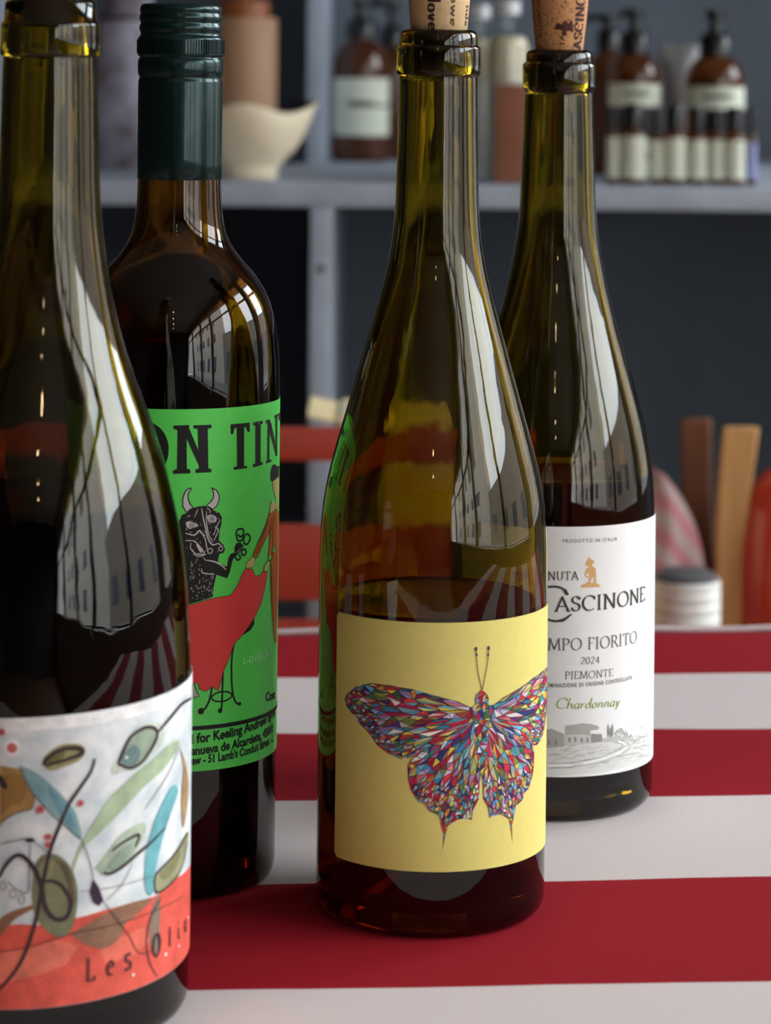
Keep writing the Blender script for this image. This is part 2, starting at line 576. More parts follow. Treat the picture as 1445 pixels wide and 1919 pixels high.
# ------------------------------------------------------------------ wine bottles
class Bottle:
    def __init__(s, name, label, xref, yref, yb, pxprof, y_split, lip, level_y, mg, mw, mwt, base_r, group=None, wall=0.0032, punt=0.02, neck_in=0.0092):
        dx, _ = unroll(xref, yref)
        s.D = F * (CZ - TZ) / (yb - HY)
        D = s.D
        s.k = D / F
        s.X = dx * s.k
        s.root = tag(empty(name, (s.X, D, TZ)), label, 'wine bottle', group)
        h = lambda y: (yb - y) * s.k               # height above the table from a photo row
        s.h = h
        # body profile bottom -> split (lower end of the finish)
        body = sorted([(h(y), r * s.k) for y, r in pxprof])
        s.R = max(r for z, r in body)
        smooth = smooth_profile(body, 0.0025, 5)
        zb = smooth[0][0]
        Rb = smooth[0][1]
        br = base_r * s.R
        prof = [(0, punt), (br * .35, punt * .86), (br * .65, punt * .45), (br * .88, .0035), (br * .95, .0006), (br, 0.0004)]
        for t in range(1, 9):                       # heel curve
            a = t / 8 * pi / 2
            prof.append((br + (Rb - br) * sin(a), 0.0004 + (zb - 0.0004) * (1 - cos(a))))
        n_heel = len(prof)
        prof += [(r, z) for z, r in smooth[1:]]
        s.body = [(r, z) for z, r in smooth]
        top = lip
        for y, r in top: prof.append((r * s.k, h(y)))
        ztop = prof[-1][1]
        # inner path, going down
        lev = h(level_y)
        inner = [(neck_in + .0008, ztop - .0002), (neck_in, ztop - .003)]
        zin = [z for z, r in smooth if z > zb + .004][::-1]
        path = []
        for z in zin:
            r = [rr for zz, rr in smooth if zz == z][0]
            path.append((max(min(r - wall, r * .93), 0.0), z))
        path = [(max(r, neck_in), z) for r, z in path]
        inner_all = inner + path
        last_r = path[-1][0]
        bot = [(last_r * .97, zb * .5 + .008), (last_r * .85, .0075), (last_r * .6, punt * .5 + .006), (last_r * .3, punt * .9 + .005), (0, punt + .005)]
        inner_all += bot
        # split at the liquid level
        above = [p for p in inner_all[:-len(bot)] if p[1] > lev + .0004]
        below = [p for p in inner_all if p[1] <= lev + .0004 or p in bot]
        rl = above[-1][0] + (below[0][0] - above[-1][0]) * ((above[-1][1] - lev) / max(1e-6, above[-1][1] - below[0][1]))
        above.append((rl, lev))
        wine = [(rl, lev)] + below
        SEG = 128
        Vg, Fg = lathe(prof + above, SEG)
        n_out = (len(prof) - 1) * SEG
        s.glass = mesh_obj('glass_body', Vg, Fg, None, s.root, auto=50, mats=[mg, M['glass_inner']], fmats=[0] * n_out + [1] * (len(Fg) - n_out))
        wp = wine[::-1]
        Vw, Fw = lathe(wp, SEG)
        ntop = len(Fw)
        Vt, Ft = lathe([(rl, lev), (rl - .0012, lev - .0006), (rl - .003, lev - .0009), (0, lev - .0009)], SEG)
        Va, Fa = join((Vw, Fw), (Vt, Ft))
        s.wine = mesh_obj('wine', Va, Fa, None, s.root, auto=50, mats=[mw, mwt], fmats=[0] * ntop + [1] * len(Ft))
        s.ztop = ztop

    # photo pixel -> (theta, height above table) on the label cylinder
    def hit(s, x, y, R=None):
        R = R or s.R
        dx, dy = unroll(x, y)
        a, c = dx / F, -dy / F
        A = a * a + 1; B = -2 * (a * s.X + s.D); C = s.X ** 2 + s.D ** 2 - R * R
        disc = B * B - 4 * A * C
        if disc < 0: disc = 0
        t = (-B - sqrt(disc)) / (2 * A)
        px, py = t * a - s.X, t - s.D
        th = atan2(px, -py)
        return th, CZ + t * c - TZ

    def pt(s, th, z, off):
        r = s.R + off
        return Vector((r * sin(th), -r * cos(th), z))


class Print:
    """flat ink lying on a label; points come as photo pixels or as (theta, z)"""
    LAY = 0.00005

    def __init__(s, b, base=0.00022, tr=None):
        s.b = b; s.base = base; s.V = []; s.F = []; s.C = []
        s.tr = tr or (lambda p: p)

    def uv(s, p):
        if len(p) == 3: return (p[1] * s.b.R, p[2])
        x, y = s.tr(p)
        th, z = s.b.hit(x, y)
        return (th * s.b.R, z)

    def put(s, u, z, lay):
        s.V.append(s.b.pt(u / s.b.R, z, s.base + lay * s.LAY)); return len(s.V) - 1

    def face(s, idx, c): s.F.append(tuple(idx)); s.C.append(c)

    def poly_uv(s, q, c, lay=1, grid=0.0022, edge=0.0016):
        pts = []
        n = len(q)
        for i in range(n):
            a, b = q[i], q[(i + 1) % n]
            L = math.hypot(b[0] - a[0], b[1] - a[1])
            m = max(1, int(L / edge))
            for k in range(m): pts.append(Vector((a[0] + (b[0] - a[0]) * k / m, a[1] + (b[1] - a[1]) * k / m)))
        nb = len(pts)
        xs = [p.x for p in pts]; ys = [p.y for p in pts]
        g = grid
        extra = []
        gx = min(xs) + g / 2
        while gx < max(xs):
            gy = min(ys) + g / 2
            while gy < max(ys):
                if inside((gx, gy), pts): extra.append(Vector((gx, gy)))
                gy += g
            gx += g
        allp = [p * 1000 for p in pts + extra]
        r = delaunay_2d_cdt(allp, [], [list(range(nb))], 1, 1e-4)
        vs, fs = r[0], r[2]
        ids = [s.put(v.x / 1000, v.y / 1000, lay) for v in vs]
        for f in fs:
            a, b, d = (vs[i] for i in f[:3])
            ar = (b.x - a.x) * (d.y - a.y) - (b.y - a.y) * (d.x - a.x)
            s.face([ids[i] for i in (f if ar > 0 else f[::-1])], c)

    def poly(s, pts, c, lay=1):
        s.poly_uv([s.uv(p) for p in pts], c, lay)

    def stroke_uv(s, q, wid, c, lay=2, taper=0.0, curve=True):
        if curve and len(q) > 2:
            q = catmull(q, 5)
        n = len(q)
        # resample so the ribbon follows the cylinder
        r = [q[0]]
        for a, b in zip(q[:-1], q[1:]):
            L = math.hypot(b[0] - a[0], b[1] - a[1])
            m = max(1, int(L / 0.0012))
            for k in range(1, m + 1): r.append((a[0] + (b[0] - a[0]) * k / m, a[1] + (b[1] - a[1]) * k / m))
        n = len(r)
        L_, R_ = [], []
        for i, p in enumerate(r):
            a = r[max(0, i - 1)]; b = r[min(n - 1, i + 1)]
            tx, ty = b[0] - a[0], b[1] - a[1]
            l = math.hypot(tx, ty) or 1
            nx, ny = -ty / l, tx / l
            wd = wid(tx / l, ty / l) if callable(wid) else wid
            if taper:
                t = i / max(1, n - 1)
                wd *= 1 - taper * abs(2 * t - 1) ** 2
            L_.append(s.put(p[0] + nx * wd / 2, p[1] + ny * wd / 2, lay))
            R_.append(s.put(p[0] - nx * wd / 2, p[1] - ny * wd / 2, lay))
        for i in range(n - 1):
            s.face((R_[i], R_[i + 1], L_[i + 1], L_[i]), c)

    def stroke(s, pts, wpx, c, lay=2, taper=0.0, curve=True):
        s.stroke_uv([s.uv(p) for p in pts], wpx * s.b.k / s.scale, c, lay, taper, curve)
    scale = 1.0

    def disc(s, p, rpx, c, lay=2, n=14, ry=None):
        u, z = s.uv(p)
        r = rpx * s.b.k / s.scale; ry = (ry or rpx) * s.b.k / s.scale
        ids = [s.put(u + r * cos(2 * pi * i / n), z + ry * sin(2 * pi * i / n), lay) for i in range(n)]
        s.face(ids, c)

    def ring(s, p, rpx, wpx, c, lay=2, ry=None, n=24):
        u, z = s.uv(p)
        r = rpx * s.b.k / s.scale; ry = (ry or rpx) * s.b.k / s.scale
        s.stroke_uv([(u + r * cos(2 * pi * i / n), z + ry * sin(2 * pi * i / n)) for i in range(n + 1)], wpx * s.b.k / s.scale, c, lay, curve=False)

    def build(s, name, parent, label=None, mat='print_ink'):
        o = mesh_obj(name, s.V, s.F, M[mat], parent, smooth=True)
        at = o.data.color_attributes.new('Col', 'FLOAT_COLOR', 'CORNER')
        for p, c in zip(o.data.polygons, s.C):
            cc = rgba(c)
            for li in p.loop_indices: at.data[li].color = cc
        if label: o['label'] = label
        return o


def inside(p, poly):
    x, y = p
    r = False
    n = len(poly)
    j = n - 1
    for i in range(n):
        xi, yi = poly[i][0], poly[i][1]; xj, yj = poly[j][0], poly[j][1]
        if (yi > y) != (yj > y) and x < (xj - xi) * (y - yi) / (yj - yi) + xi: r = not r
        j = i
    return r


def catmull(q, m):
    out = []
    n = len(q)
    for i in range(n - 1):
        p0 = q[max(0, i - 1)]; p1 = q[i]; p2 = q[i + 1]; p3 = q[min(n - 1, i + 2)]
        for k in range(m):
            t = k / m
            out.append(tuple(0.5 * ((2 * p1[d]) + (-p0[d] + p2[d]) * t + (2 * p0[d] - 5 * p1[d] + 4 * p2[d] - p3[d]) * t * t + (-p0[d] + 3 * p1[d] - 3 * p2[d] + p3[d]) * t ** 3) for d in (0, 1)))
    out.append(tuple(q[-1]))
    return out


# --- a small roman alphabet drawn with a broad nib ------------------------------------------
def arc(cx, cy_, rx, ry, a0, a1, n=18):
    return [(cx + rx * cos(radians(a0 + (a1 - a0) * i / n)), cy_ + ry * sin(radians(a0 + (a1 - a0) * i / n))) for i in range(n + 1)]


G = {
    'A': (.84, [[(.07, 0), (.42, 1)], [(.40, 1), (.77, 0)], [(.2, .34), (.64, .34)]], [(.07, 0), (.77, 0)]),
    'C': (.82, [arc(.46, .5, .39, .5, 48, 312, 26), [(.74, .95), (.75, .72)]], []),
    'D': (.84, [[(.14, 0), (.14, 1)], [(.14, 1)] + arc(.36, .5, .4, .5, 90, -90, 20) + [(.14, 0)]], [(.12, 0), (.12, 1)]),
    'E': (.64, [[(.15, 0), (.15, 1)], [(.15, .98), (.56, .98), (.57, .82)], [(.15, .52), (.47, .52)], [(.15, .02), (.58, .02), (.61, .2)]], [(.13, 0), (.13, 1)]),
    'F': (.58, [[(.15, 0), (.15, 1)], [(.15, .98), (.54, .98), (.55, .82)], [(.15, .52), (.45, .52)]], [(.15, 0), (.13, 1)]),
    'I': (.36, [[(.18, 0), (.18, 1)]], [(.18, 0), (.18, 1)]),
    'L': (.6, [[(.15, 0), (.15, 1)], [(.15, .02), (.54, .02), (.57, .22)]], [(.13, 0), (.15, 1)]),
    'M': (1.04, [[(.12, 0), (.18, 1)], [(.18, 1), (.52, .05)], [(.52, .05), (.86, 1)], [(.86, 1), (.92, 0)]], [(.12, 0), (.15, 1), (.89, 1), (.92, 0)]),
    'N': (.9, [[(.15, 0), (.15, 1)], [(.15, 1), (.75, 0)], [(.75, 0), (.75, 1)]], [(.15, 0), (.11, 1), (.75, 1)]),
    'O': (.92, [arc(.46, .5, .4, .5, 90, 450, 34)], []),
    'P': (.64, [[(.15, 0), (.15, 1)], [(.15, .98)] + arc(.32, .73, .26, .25, 90, -90, 14) + [(.15, .47)]], [(.15, 0), (.12, 1)]),
    'R': (.74, [[(.15, 0), (.15, 1)], [(.15, .98)] + arc(.32, .74, .25, .24, 90, -90, 14) + [(.15, .5)], [(.36, .5), (.7, 0)]], [(.15, 0), (.12, 1), (.7, 0)]),
    'S': (.58, [[(.5, .84)] + arc(.29, .76, .2, .23, 40, 235, 14) + arc(.29, .26, .22, .25, 62, -150, 16), [(.5, .95), (.5, .76)], [(.08, .05), (.08, .26)]], []),
    'T': (.74, [[(.37, 0), (.37, 1)], [(.05, .82), (.06, .98), (.68, .98), (.69, .82)]], [(.37, 0)]),
    'U': (.86, [[(.16, 1), (.16, .38)] + arc(.43, .34, .27, .34, 180, 360, 14) + [(.7, 1)]], [(.16, 1), (.7, 1)]),
    '0': (.58, [arc(.29, .48, .23, .48, 90, 450, 28)], []),
    '2': (.56, [arc(.27, .7, .2, .27, 165, -35, 14) + [(.06, .03)], [(.06, .03), (.5, .03)]], []),
    '4': (.58, [[(.4, 0), (.4, .96)], [(.4, .96), (.04, .3)], [(.04, .3), (.54, .3)]], []),
    'a': (.46, [arc(.19, .24, .15, .24, 70, 290, 16), [(.2, .47), (.37, .47)], [(.37, .48), (.36, .08), (.46, .0)], [(.24, .02), (.36, .2)]], []),
    'd': (.48, [arc(.2, .24, .16, .24, 60, 300, 16), [(.36, .98), (.36, .08), (.44, .02)]], []),
    'e': (.42, [[(.06, .26), (.36, .3)] + arc(.2, .25, .16, .23, 20, 310, 18)], []),
    'h': (.5, [[(.08, 1), (.08, 0)], [(.08, .3)] + arc(.24, .3, .14, .18, 150, 10, 10) + [(.38, .08), (.46, .02)]], []),
    'i': (.24, [[(.1, .48), (.1, .06), (.18, .02)], [(.1, .66), (.1, .72)]], []),
    'l': (.24, [[(.1, 1), (.1, .06), (.18, .02)]], []),
    'n': (.5, [[(.08, .48), (.08, 0)], [(.08, .3)] + arc(.24, .3, .14, .18, 150, 10, 10) + [(.38, .08), (.46, .02)]], []),
    'o': (.44, [arc(.2, .24, .17, .24, 90, 450, 24)], []),
    'r': (.36, [[(.08, .48), (.08, 0)], [(.08, .28), (.18, .44), (.3, .46)]], []),
    's': (.36, [[(.28, .42)] + arc(.16, .36, .11, .12, 40, 235, 10) + arc(.16, .13, .13, .13, 62, -150, 12)], []),
    'v': (.44, [[(.04, .48), (.2, 0)], [(.2, 0), (.36, .48)]], []),
    'w': (.62, [[(.04, .48), (.17, 0)], [(.17, 0), (.3, .45)], [(.3, .45), (.43, 0)], [(.43, 0), (.56, .48)]], []),
    'y': (.46, [[(.06, .48), (.2, .02)], [(.38, .48), (.16, -.26), (.02, -.3)]], []),
    ' ': (.34, [], []),
}


def text_width(t, sp=0.06): return sum(G[c][0] + sp for c in t) - sp


def nib_text(pr, t, p0, p1, hpx, c, i0=0, i1=None, thick=.15, thin=.05, lay=3, sp=0.06, shear=0.0, serif=.11):
    """t set so that characters i0..i1 span the photo pixels p0 -> p1 along the baseline"""
    i1 = len(t) if i1 is None else i1
    a, b = pr.uv(p0), pr.uv(p1)
    pos = [0]
    for ch in t: pos.append(pos[-1] + G[ch][0] + sp)
    x0, x1 = pos[i0], pos[i1] - sp
    sx = (b[0] - a[0]) / (x1 - x0)
    sl = (b[1] - a[1]) / (b[0] - a[0])
    H = hpx * pr.b.k / pr.scale
    ang = radians(20)

    def mp(x, y, ox):
        u = a[0] + (ox + x + shear * y - x0) * sx
        return (u, a[1] + (u - a[0]) * sl + y * H)

    def width(tx, ty):
        d = abs(tx * sin(ang) - ty * cos(ang))
        return H * sqrt((thick * d) ** 2 + thin ** 2)
    for ch, ox in zip(t, pos):
        wd, strokes, ser = G[ch]
        for st in strokes:
            q = [mp(x, y, ox) for x, y in st]
            if len(q) <= 4:
                for k in range(len(q) - 1):
                    pr.stroke_uv(q[k:k + 2], width, c, lay, curve=False)
            else:
                pr.stroke_uv(q, width, c, lay, curve=False)
        for (x, y) in ser:
            pr.stroke_uv([mp(x - serif, y, ox), mp(x + serif, y, ox)], H * thin * 1.1, c, lay, curve=False)


def sans_text(pr, t, p0, p1, hpx, c, i0=0, i1=None, lay=3, bold=0.0, jitter=0.0, space=1.0):
    """built-in sans letters wrapped on the label; characters i0..i1 span p0 -> p1"""
    def width_of(q):
        if not q: return 0.0
        cu = bpy.data.curves.new('tmp', 'FONT'); cu.body = q; cu.space_character = space
        ob = bpy.data.objects.new('tmp', cu); COL.objects.link(ob)
        dg = bpy.context.evaluated_depsgraph_get(); me = ob.evaluated_get(dg).to_mesh()
        wv = max((v.co.x for v in me.vertices), default=0)
        ob.evaluated_get(dg).to_mesh_clear()
        bpy.data.objects.remove(ob); bpy.data.curves.remove(cu)
        return wv
    i1 = len(t) if i1 is None else i1
    x0 = width_of(t[:i0] + '.') - width_of('.') if i0 else 0.0
    x1 = width_of(t[:i1])
    cu = bpy.data.curves.new('tmp', 'FONT'); cu.body = t; cu.offset = bold; cu.resolution_u = 4; cu.space_character = space
    ob = bpy.data.objects.new('tmp', cu); COL.objects.link(ob)
    dg = bpy.context.evaluated_depsgraph_get(); oe = ob.evaluated_get(dg); me = oe.to_mesh()
    a, b = pr.uv(p0), pr.uv(p1)
    sx = (b[0] - a[0]) / (x1 - x0)
    sl = (b[1] - a[1]) / (b[0] - a[0])
    H = hpx * pr.b.k / pr.scale / 0.70
    ids = []
    for v in me.vertices:
        u = a[0] + (v.co.x - x0) * sx
        jz = jitter * H * sin(v.co.x * 5.1)
        ids.append(pr.put(u, a[1] + (u - a[0]) * sl + v.co.y * H + jz, lay))
    for p in me.polygons:
        idx = [ids[i] for i in p.vertices]
        q = [me.vertices[i].co for i in p.vertices]
        ar = sum(q[i].x * q[(i + 1) % len(q)].y - q[(i + 1) % len(q)].x * q[i].y for i in range(len(q)))
        pr.face(idx if ar > 0 else idx[::-1], c)
    oe.to_mesh_clear()
    bpy.data.objects.remove(ob); bpy.data.curves.remove(cu)


def label_patch(b, th0, th1, z0, z1, mat, tilt=0.0, off=0.0001, thk=0.00011, corner=0.0015):
    nu, nz = 90, 6
    V, Fc = [], []
    for side in (0, 1):
        for i in range(nu + 1):
            th = th0 + (th1 - th0) * i / nu
            e = min(i, nu - i) / nu * (th1 - th0) * b.R
            cut = corner - sqrt(max(0, corner ** 2 - (corner - e) ** 2)) if e < corner else 0
            for k in range(nz + 1):
                z = z0 + cut + (z1 - z0 - 2 * cut) * k / nz + tilt * th * b.R
                V.append(b.pt(th, z, off + thk * side))
    n1 = (nu + 1) * (nz + 1)
    for i in range(nu):
        for k in range(nz):
            q = (i * (nz + 1) + k, (i + 1) * (nz + 1) + k, (i + 1) * (nz + 1) + k + 1, i * (nz + 1) + k + 1)
            Fc.append(tuple(x + n1 for x in q)); Fc.append(q[::-1])
    for i in range(nu):
        for k in (0, nz):
            a, c = i * (nz + 1) + k, (i + 1) * (nz + 1) + k
            Fc.append((a, c, c + n1, a + n1) if k == 0 else (a + n1, c + n1, c, a))
    for k in range(nz):
        for i in (0, nu):
            a, c = i * (nz + 1) + k, i * (nz + 1) + k + 1
            Fc.append((a + n1, c + n1, c, a) if i == 0 else (a, c, c + n1, a + n1))
    return mesh_obj('label', V, Fc, mat, b.root, auto=60)


def crop(ox, oy, sc):
    return lambda p: (ox + p[0] / sc, oy + p[1] / sc)


def cork(b, rpts, mat, y_in):
    """rpts [(photo row, half width px)] top part; sunk into the neck to row y_in"""
    k = b.k
    pr = [(0, b.h(y_in)), (0.0089, b.h(y_in)), (0.0091, b.h(rpts[0][0] + 6))]
    pr += [(r * k, b.h(y)) for y, r in rpts]
    rt, yt = rpts[-1][1] * k, b.h(rpts[-1][0])
    pr += [(rt - .0008, yt + .0006), (0, yt + .0006)]
    V, Fc = lathe(pr, 48)
    return mesh_obj('cork', V, Fc, mat, b.root, auto=40)


GRP = 'wine bottles standing on the striped cloth'
# 1: big burgundy bottle, cropped by the frame's side
b1 = Bottle('wine_bottle', 'olive glass wine bottle with a watercolour olive label, cropped by the frame', 95, 80, 1893,
            [(1850, 276), (1771, 276), (1700, 276), (1600, 276), (1500, 276), (1400, 276), (1300, 275.5), (1250, 275), (1200, 273), (1140, 269), (1080, 264), (1020, 255.5), (960, 243), (900, 229), (840, 211),
             (780, 190.5), (720, 167), (660, 146), (600, 130), (540, 117), (480, 107), (420, 99), (360, 95), (300, 93), (240, 91.5), (180, 90), (125, 88.5)], 125,
            [(114, 88), (112, 92), (108, 94), (54, 93), (50, 92), (46, 87), (14, 86), (8, 82), (4, 74)],
            935, M['glass_olive'], M['wine_red'], M['wine_red_top'], 0.90, GRP)
# 2: bordeaux bottle with screw cap
b2 = Bottle('wine_bottle', 'brown glass wine bottle with green screw cap and bright green bull label', 339, 80, 1638,
            [(1600, 192), (1500, 192), (1400, 192), (1300, 192), (1200, 192), (1100, 192), (1000, 192), (900, 192), (800, 192), (740, 192), (690, 191.2), (640, 188), (590, 180), (560, 170), (530, 155), (500, 130), (470, 100), (440, 87),
             (400, 80.5), (340, 78), (300, 77), (200, 76.5), (100, 75.5), (60, 74)], 60,
            [(40, 73), (22, 71), (17, 66)],
            632, M['glass_brown'], M['wine_red'], M['wine_red_top'], 0.93, GRP)
# 3: the butterfly bottle
b3 = Bottle('wine_bottle', 'olive glass wine bottle with pale yellow butterfly label and cream cork', 822, 110, 1694,
            [(1660, 214), (1600, 214), (1500, 214), (1400, 214), (1300, 214), (1200, 214), (1100, 214), (1040, 213.8), (980, 211.5), (920, 205), (860, 192), (800, 175.5), (740, 158.5), (680, 141.5), (620, 124.5), (560, 107.5), (500, 92.5),
             (450, 84), (400, 79.5), (330, 77), (260, 75.2), (200, 74.2), (150, 73.5)], 150,
            [(142, 73.5), (140, 77), (136, 79), (90, 79), (86, 77.5), (84, 73.5), (64, 73), (58, 70), (55, 64)],
            1116, M['glass_olive'], M['wine_amber'], M['wine_amber_top'], 0.90, GRP)
# 4: the chardonnay
b4 = Bottle('wine_bottle', 'olive glass white wine bottle with white landscape label and brown cork', 1048, 120, 1488,
            [(1455, 187.5), (1407, 187.5), (1300, 187.5), (1200, 187.5), (1100, 187.5), (1000, 187.5), (960, 187), (900, 184.5), (840, 177), (780, 164), (720, 147.5), (660, 129.5), (600, 112), (540, 96.5), (480, 83.5), (440, 76.5),
             (400, 72.5), (330, 69.5), (240, 66.5), (175, 64)], 175,
            [(166, 63.5), (163, 66.5), (159, 68), (119, 68), (115, 66), (113, 62.5), (98, 62), (93, 59), (90, 53)],
            878, M['glass_olive_dark'], M['wine_white'], M['wine_white_top'], 0.90, GRP)

# raised moulding dashes near the foot of the butterfly bottle
pd = Print(b3, base=0.0, tr=crop(560, 1560, 2.676)); pd.scale = 2.676
for x, y in ((350, 372), (400, 380), (610, 400), (625, 425), (665, 396), (676, 405), (795, 395), (812, 400), (838, 392), (930, 375), (960, 366), (985, 380), (1010, 352), (1048, 346)):
    pd.disc((x, y), 7, (0, 0, 0), 3, n=8, ry=10)
mk = mesh_obj('moulding_mark', pd.V, pd.F, M['glass_olive'], b3.glass)
# corks
ck1 = cork(b1, [(8, 60), (-60, 66), (-130, 67)], M['cork_cream'], 60)
ck3 = cork(b3, [(57, 53), (40, 54.5), (0, 57.5), (-60, 60), (-110, 60)], M['cork_cream'], 128)
ck4 = cork(b4, [(92, 44.5), (80, 45.5), (30, 51), (0, 53), (-40, 54.5), (-90, 54)], M['cork_brown'], 158)

# screw cap of bottle 2: threads, knurled band, tear line, skirt
k = b2.k
capp = [(78.4, 339), (79, 338), (79, 300), (79, 158), (78.2, 154), (76.6, 150), (77.2, 147), (79.6, 143), (80.3, 132), (80, 120), (78.6, 115), (76.4, 112.5), (76.4, 111), (79.6, 109), (80.2, 106), (80.2, 78), (79.4, 75), (77, 72.5),
        (75.2, 69), (75.4, 65), (77.6, 61), (78, 57), (77.6, 53), (75.4, 49), (75.2, 46), (77.4, 42), (78, 38), (77.6, 34), (75.6, 30), (75.6, 28), (77, 25), (76.8, 21), (75.5, 16), (72, 12.5), (66, 11.6), (0, 11.4)]
Vc, Fcq = lathe([(r * k, b2.h(y)) for r, y in capp], 160)
cap = mesh_obj('screw_cap', Vc, Fcq, M['cap_green'], b2.root, auto=70)
kv, kf = [], []
for i in range(96):
    a = 2 * pi * i / 96
    g = box_geo(-.00032, .00032, -.0004, .0004, b2.h(105), b2.h(79))
    mt = Matrix.Rotation(a, 4, 'Z') @ Matrix.Translation((0, -80.3 * k, 0))
    o_ = len(kv)
    kv += [mt @ v for v in g[0]]; kf += [tuple(q + o_ for q in f) for f in g[1]]
kn = mesh_obj('knurling', kv, kf, M['cap_green'], cap, smooth=False)


# ---------------- label 3: butterfly
th_l, _ = b3.hit(631, 1300)
zt = b3.hit(812, 1167)[1]; zb_ = b3.hit(800, 1634)[1]
lab3 = label_patch(b3, th_l, radians(108), zb_, zt, M['paper_yellow'])
c7 = crop(600, 1130, 3.211)
pr = Print(b3, tr=c7); pr.scale = 3.211
fore = [(935, 625), (900, 625), (830, 592), (700, 558), (560, 518), (430, 495), (310, 480), (220, 500), (165, 545), (150, 580), (160, 615), (230, 710), (300, 790), (350, 860), (410, 905), (490, 940), (530, 935), (580, 905), (700, 850), (820, 790), (915, 715)]
hind = [(925, 705), (850, 770), (700, 850), (600, 890), (550, 930), (528, 980), (530, 1060), (545, 1120), (575, 1170), (590, 1195), (625, 1205), (655, 1250), (715, 1275), (728, 1340), (744, 1385), (735, 1492), (752, 1400), (768, 1340), (830, 1300), (870, 1295), (910, 1303), (920, 1240), (952, 1180), (957, 1100), (962, 1050), (950, 900), (940, 800)]
bodyp = [(970, 520), (940, 545), (930, 580), (935, 605), (910, 632), (925, 700), (930, 800), (945, 950), (966, 1048), (990, 980), (1003, 900), (1012, 750), (1022, 690), (1035, 635), (1008, 605), (1012, 575), (1000, 545)]
axis_u = pr.uv((970, 780))[0]
PAL = [(196, 34, 52), (170, 24, 58), (214, 60, 60), (226, 130, 126), (58, 138, 190), (104, 170, 206), (66, 150, 150), (40, 52, 116), (70, 50, 110), (226, 206, 72), (206, 200, 110), (222, 150, 60), (140, 150, 70), (70, 120, 70), (208, 200, 222), (236, 232, 224), (150, 70, 52), (176, 150, 196), (200, 40, 90), (120, 180, 190)]
INK = (58, 38, 62)
rnd = random.Random(3)


def mosaic(outline_uv, n_in, n_edge, edge_fn, lay, root=None):
    pr.poly_uv(outline_uv, INK, lay, grid=.003)
    pts = []
    nb0 = len(outline_uv)
    for i in range(nb0):
        a, b = outline_uv[i], outline_uv[(i + 1) % nb0]
        m = max(1, int(math.hypot(b[0] - a[0], b[1] - a[1]) / .0028))
        for q in range(m): pts.append(Vector((a[0] + (b[0] - a[0]) * q / m, a[1] + (b[1] - a[1]) * q / m)))
    nb = len(pts)
    poly = [(p.x, p.y) for p in pts]
    xs = [p[0] for p in poly]; ys = [p[1] for p in poly]
    add = []
    tries = 0
    while len(add) < n_in + n_edge and tries < 60000:
        tries += 1
        c = (rnd.uniform(min(xs), max(xs)), rnd.uniform(min(ys), max(ys)))
        if not inside(c, poly): continue
        dens = edge_fn(c)
        mind = 0.00125 if dens > .5 else 0.0021
        dmin = min(math.hypot(c[0] - p[0], c[1] - p[1]) for p in poly)
        if dmin < .0005: continue
        if any(math.hypot(c[0] - p[0], c[1] - p[1]) < mind for p in add): continue
        add.append(c)
    allp = [Vector((p[0] * 1000, p[1] * 1000)) for p in poly + add]
    # long facets running out from the wing root: triangulate in polar space
    if root:
        def sq(v):
            dx_, dz_ = v.x - root[0] * 1000, v.y - root[1] * 1000
            dx2, dz2 = dx_ * root[2], dz_
            return Vector((atan2(dz2 * root[4] - dx2 * root[3], dx2 * root[4] + dz2 * root[3]) * root[5], math.hypot(dx_, dz_) * root[6]))
        def unsq(v):
            an = v.x / root[5] + atan2(root[3], root[4]); r_ = v.y / root[6]
            return Vector((root[0] * 1000 + r_ * cos(an) * root[2], root[1] * 1000 + r_ * sin(an)))
    else:
        sq = unsq = lambda v: v
    r = delaunay_2d_cdt([sq(v) for v in allp], [], [list(range(nb))], 1, 1e-4)
    vs = [allp[o_[0]] if o_ else unsq(v_) for o_, v_ in zip(r[3], r[0])]
    for f in r[2]:
        a, b, c = (vs[i] / 1000 for i in f[:3])
        if (b.x - a.x) * (c.y - a.y) - (b.y - a.y) * (c.x - a.x) < 0: b, c = c, b
        g = (a + b + c) / 3
        ed = max((a - b).length, (b - c).length, (a - c).length)
        ar = abs((b.x - a.x) * (c.y - a.y) - (b.y - a.y) * (c.x - a.x))
        sh = 1 - min(.2, 0.00007 / max(ar / ed / 3, 1e-6))
        col = rnd.choice(PAL)
        t = rnd.uniform(.82, 1.12)
        col = tuple(max(0, min(255, v * t)) for v in col)
        a, b, c = (g + (p - g) * sh for p in (a, b, c))
        n = max(1, int(ed / .0022) + 1)           # split long facets so they follow the glass
        rows = []
        for i in range(n + 1):
            rows.append([])
            for j in range(n + 1 - i):
                q = a + (b - a) * (i / n) + (c - a) * (j / n)
                rows[-1].append(pr.put(q.x, q.y, lay + 1))
        for i in range(n):
            for j in range(n - i):
                pr.face((rows[i][j], rows[i + 1][j], rows[i][j + 1]), col)
                if j < n - i - 1: pr.face((rows[i + 1][j], rows[i + 1][j + 1], rows[i][j + 1]), col)


fu = [pr.uv(p) for p in fore]; hu = [pr.uv(p) for p in hind]; bu = [pr.uv(p) for p in bodyp]
tipx = fu[9][0]; rootx = fu[0][0]


def f_edge(c):
    d = (rootx - c[0]) / (rootx - tipx)
    d2 = min(math.hypot(c[0] - p[0], c[1] - p[1]) for p in fu[9:17])
    return 1 if (d2 < .0055 or d > .86) else 0


zlow = min(p[1] for p in hu); zhi = max(p[1] for p in hu)


def h_edge(c): return 1 if c[1] < zlow + (zhi - zlow) * .52 else 0


mir = lambda q: [(2 * axis_u - p[0], p[1]) for p in q][::-1]
rz = pr.uv((970, 660))[1]
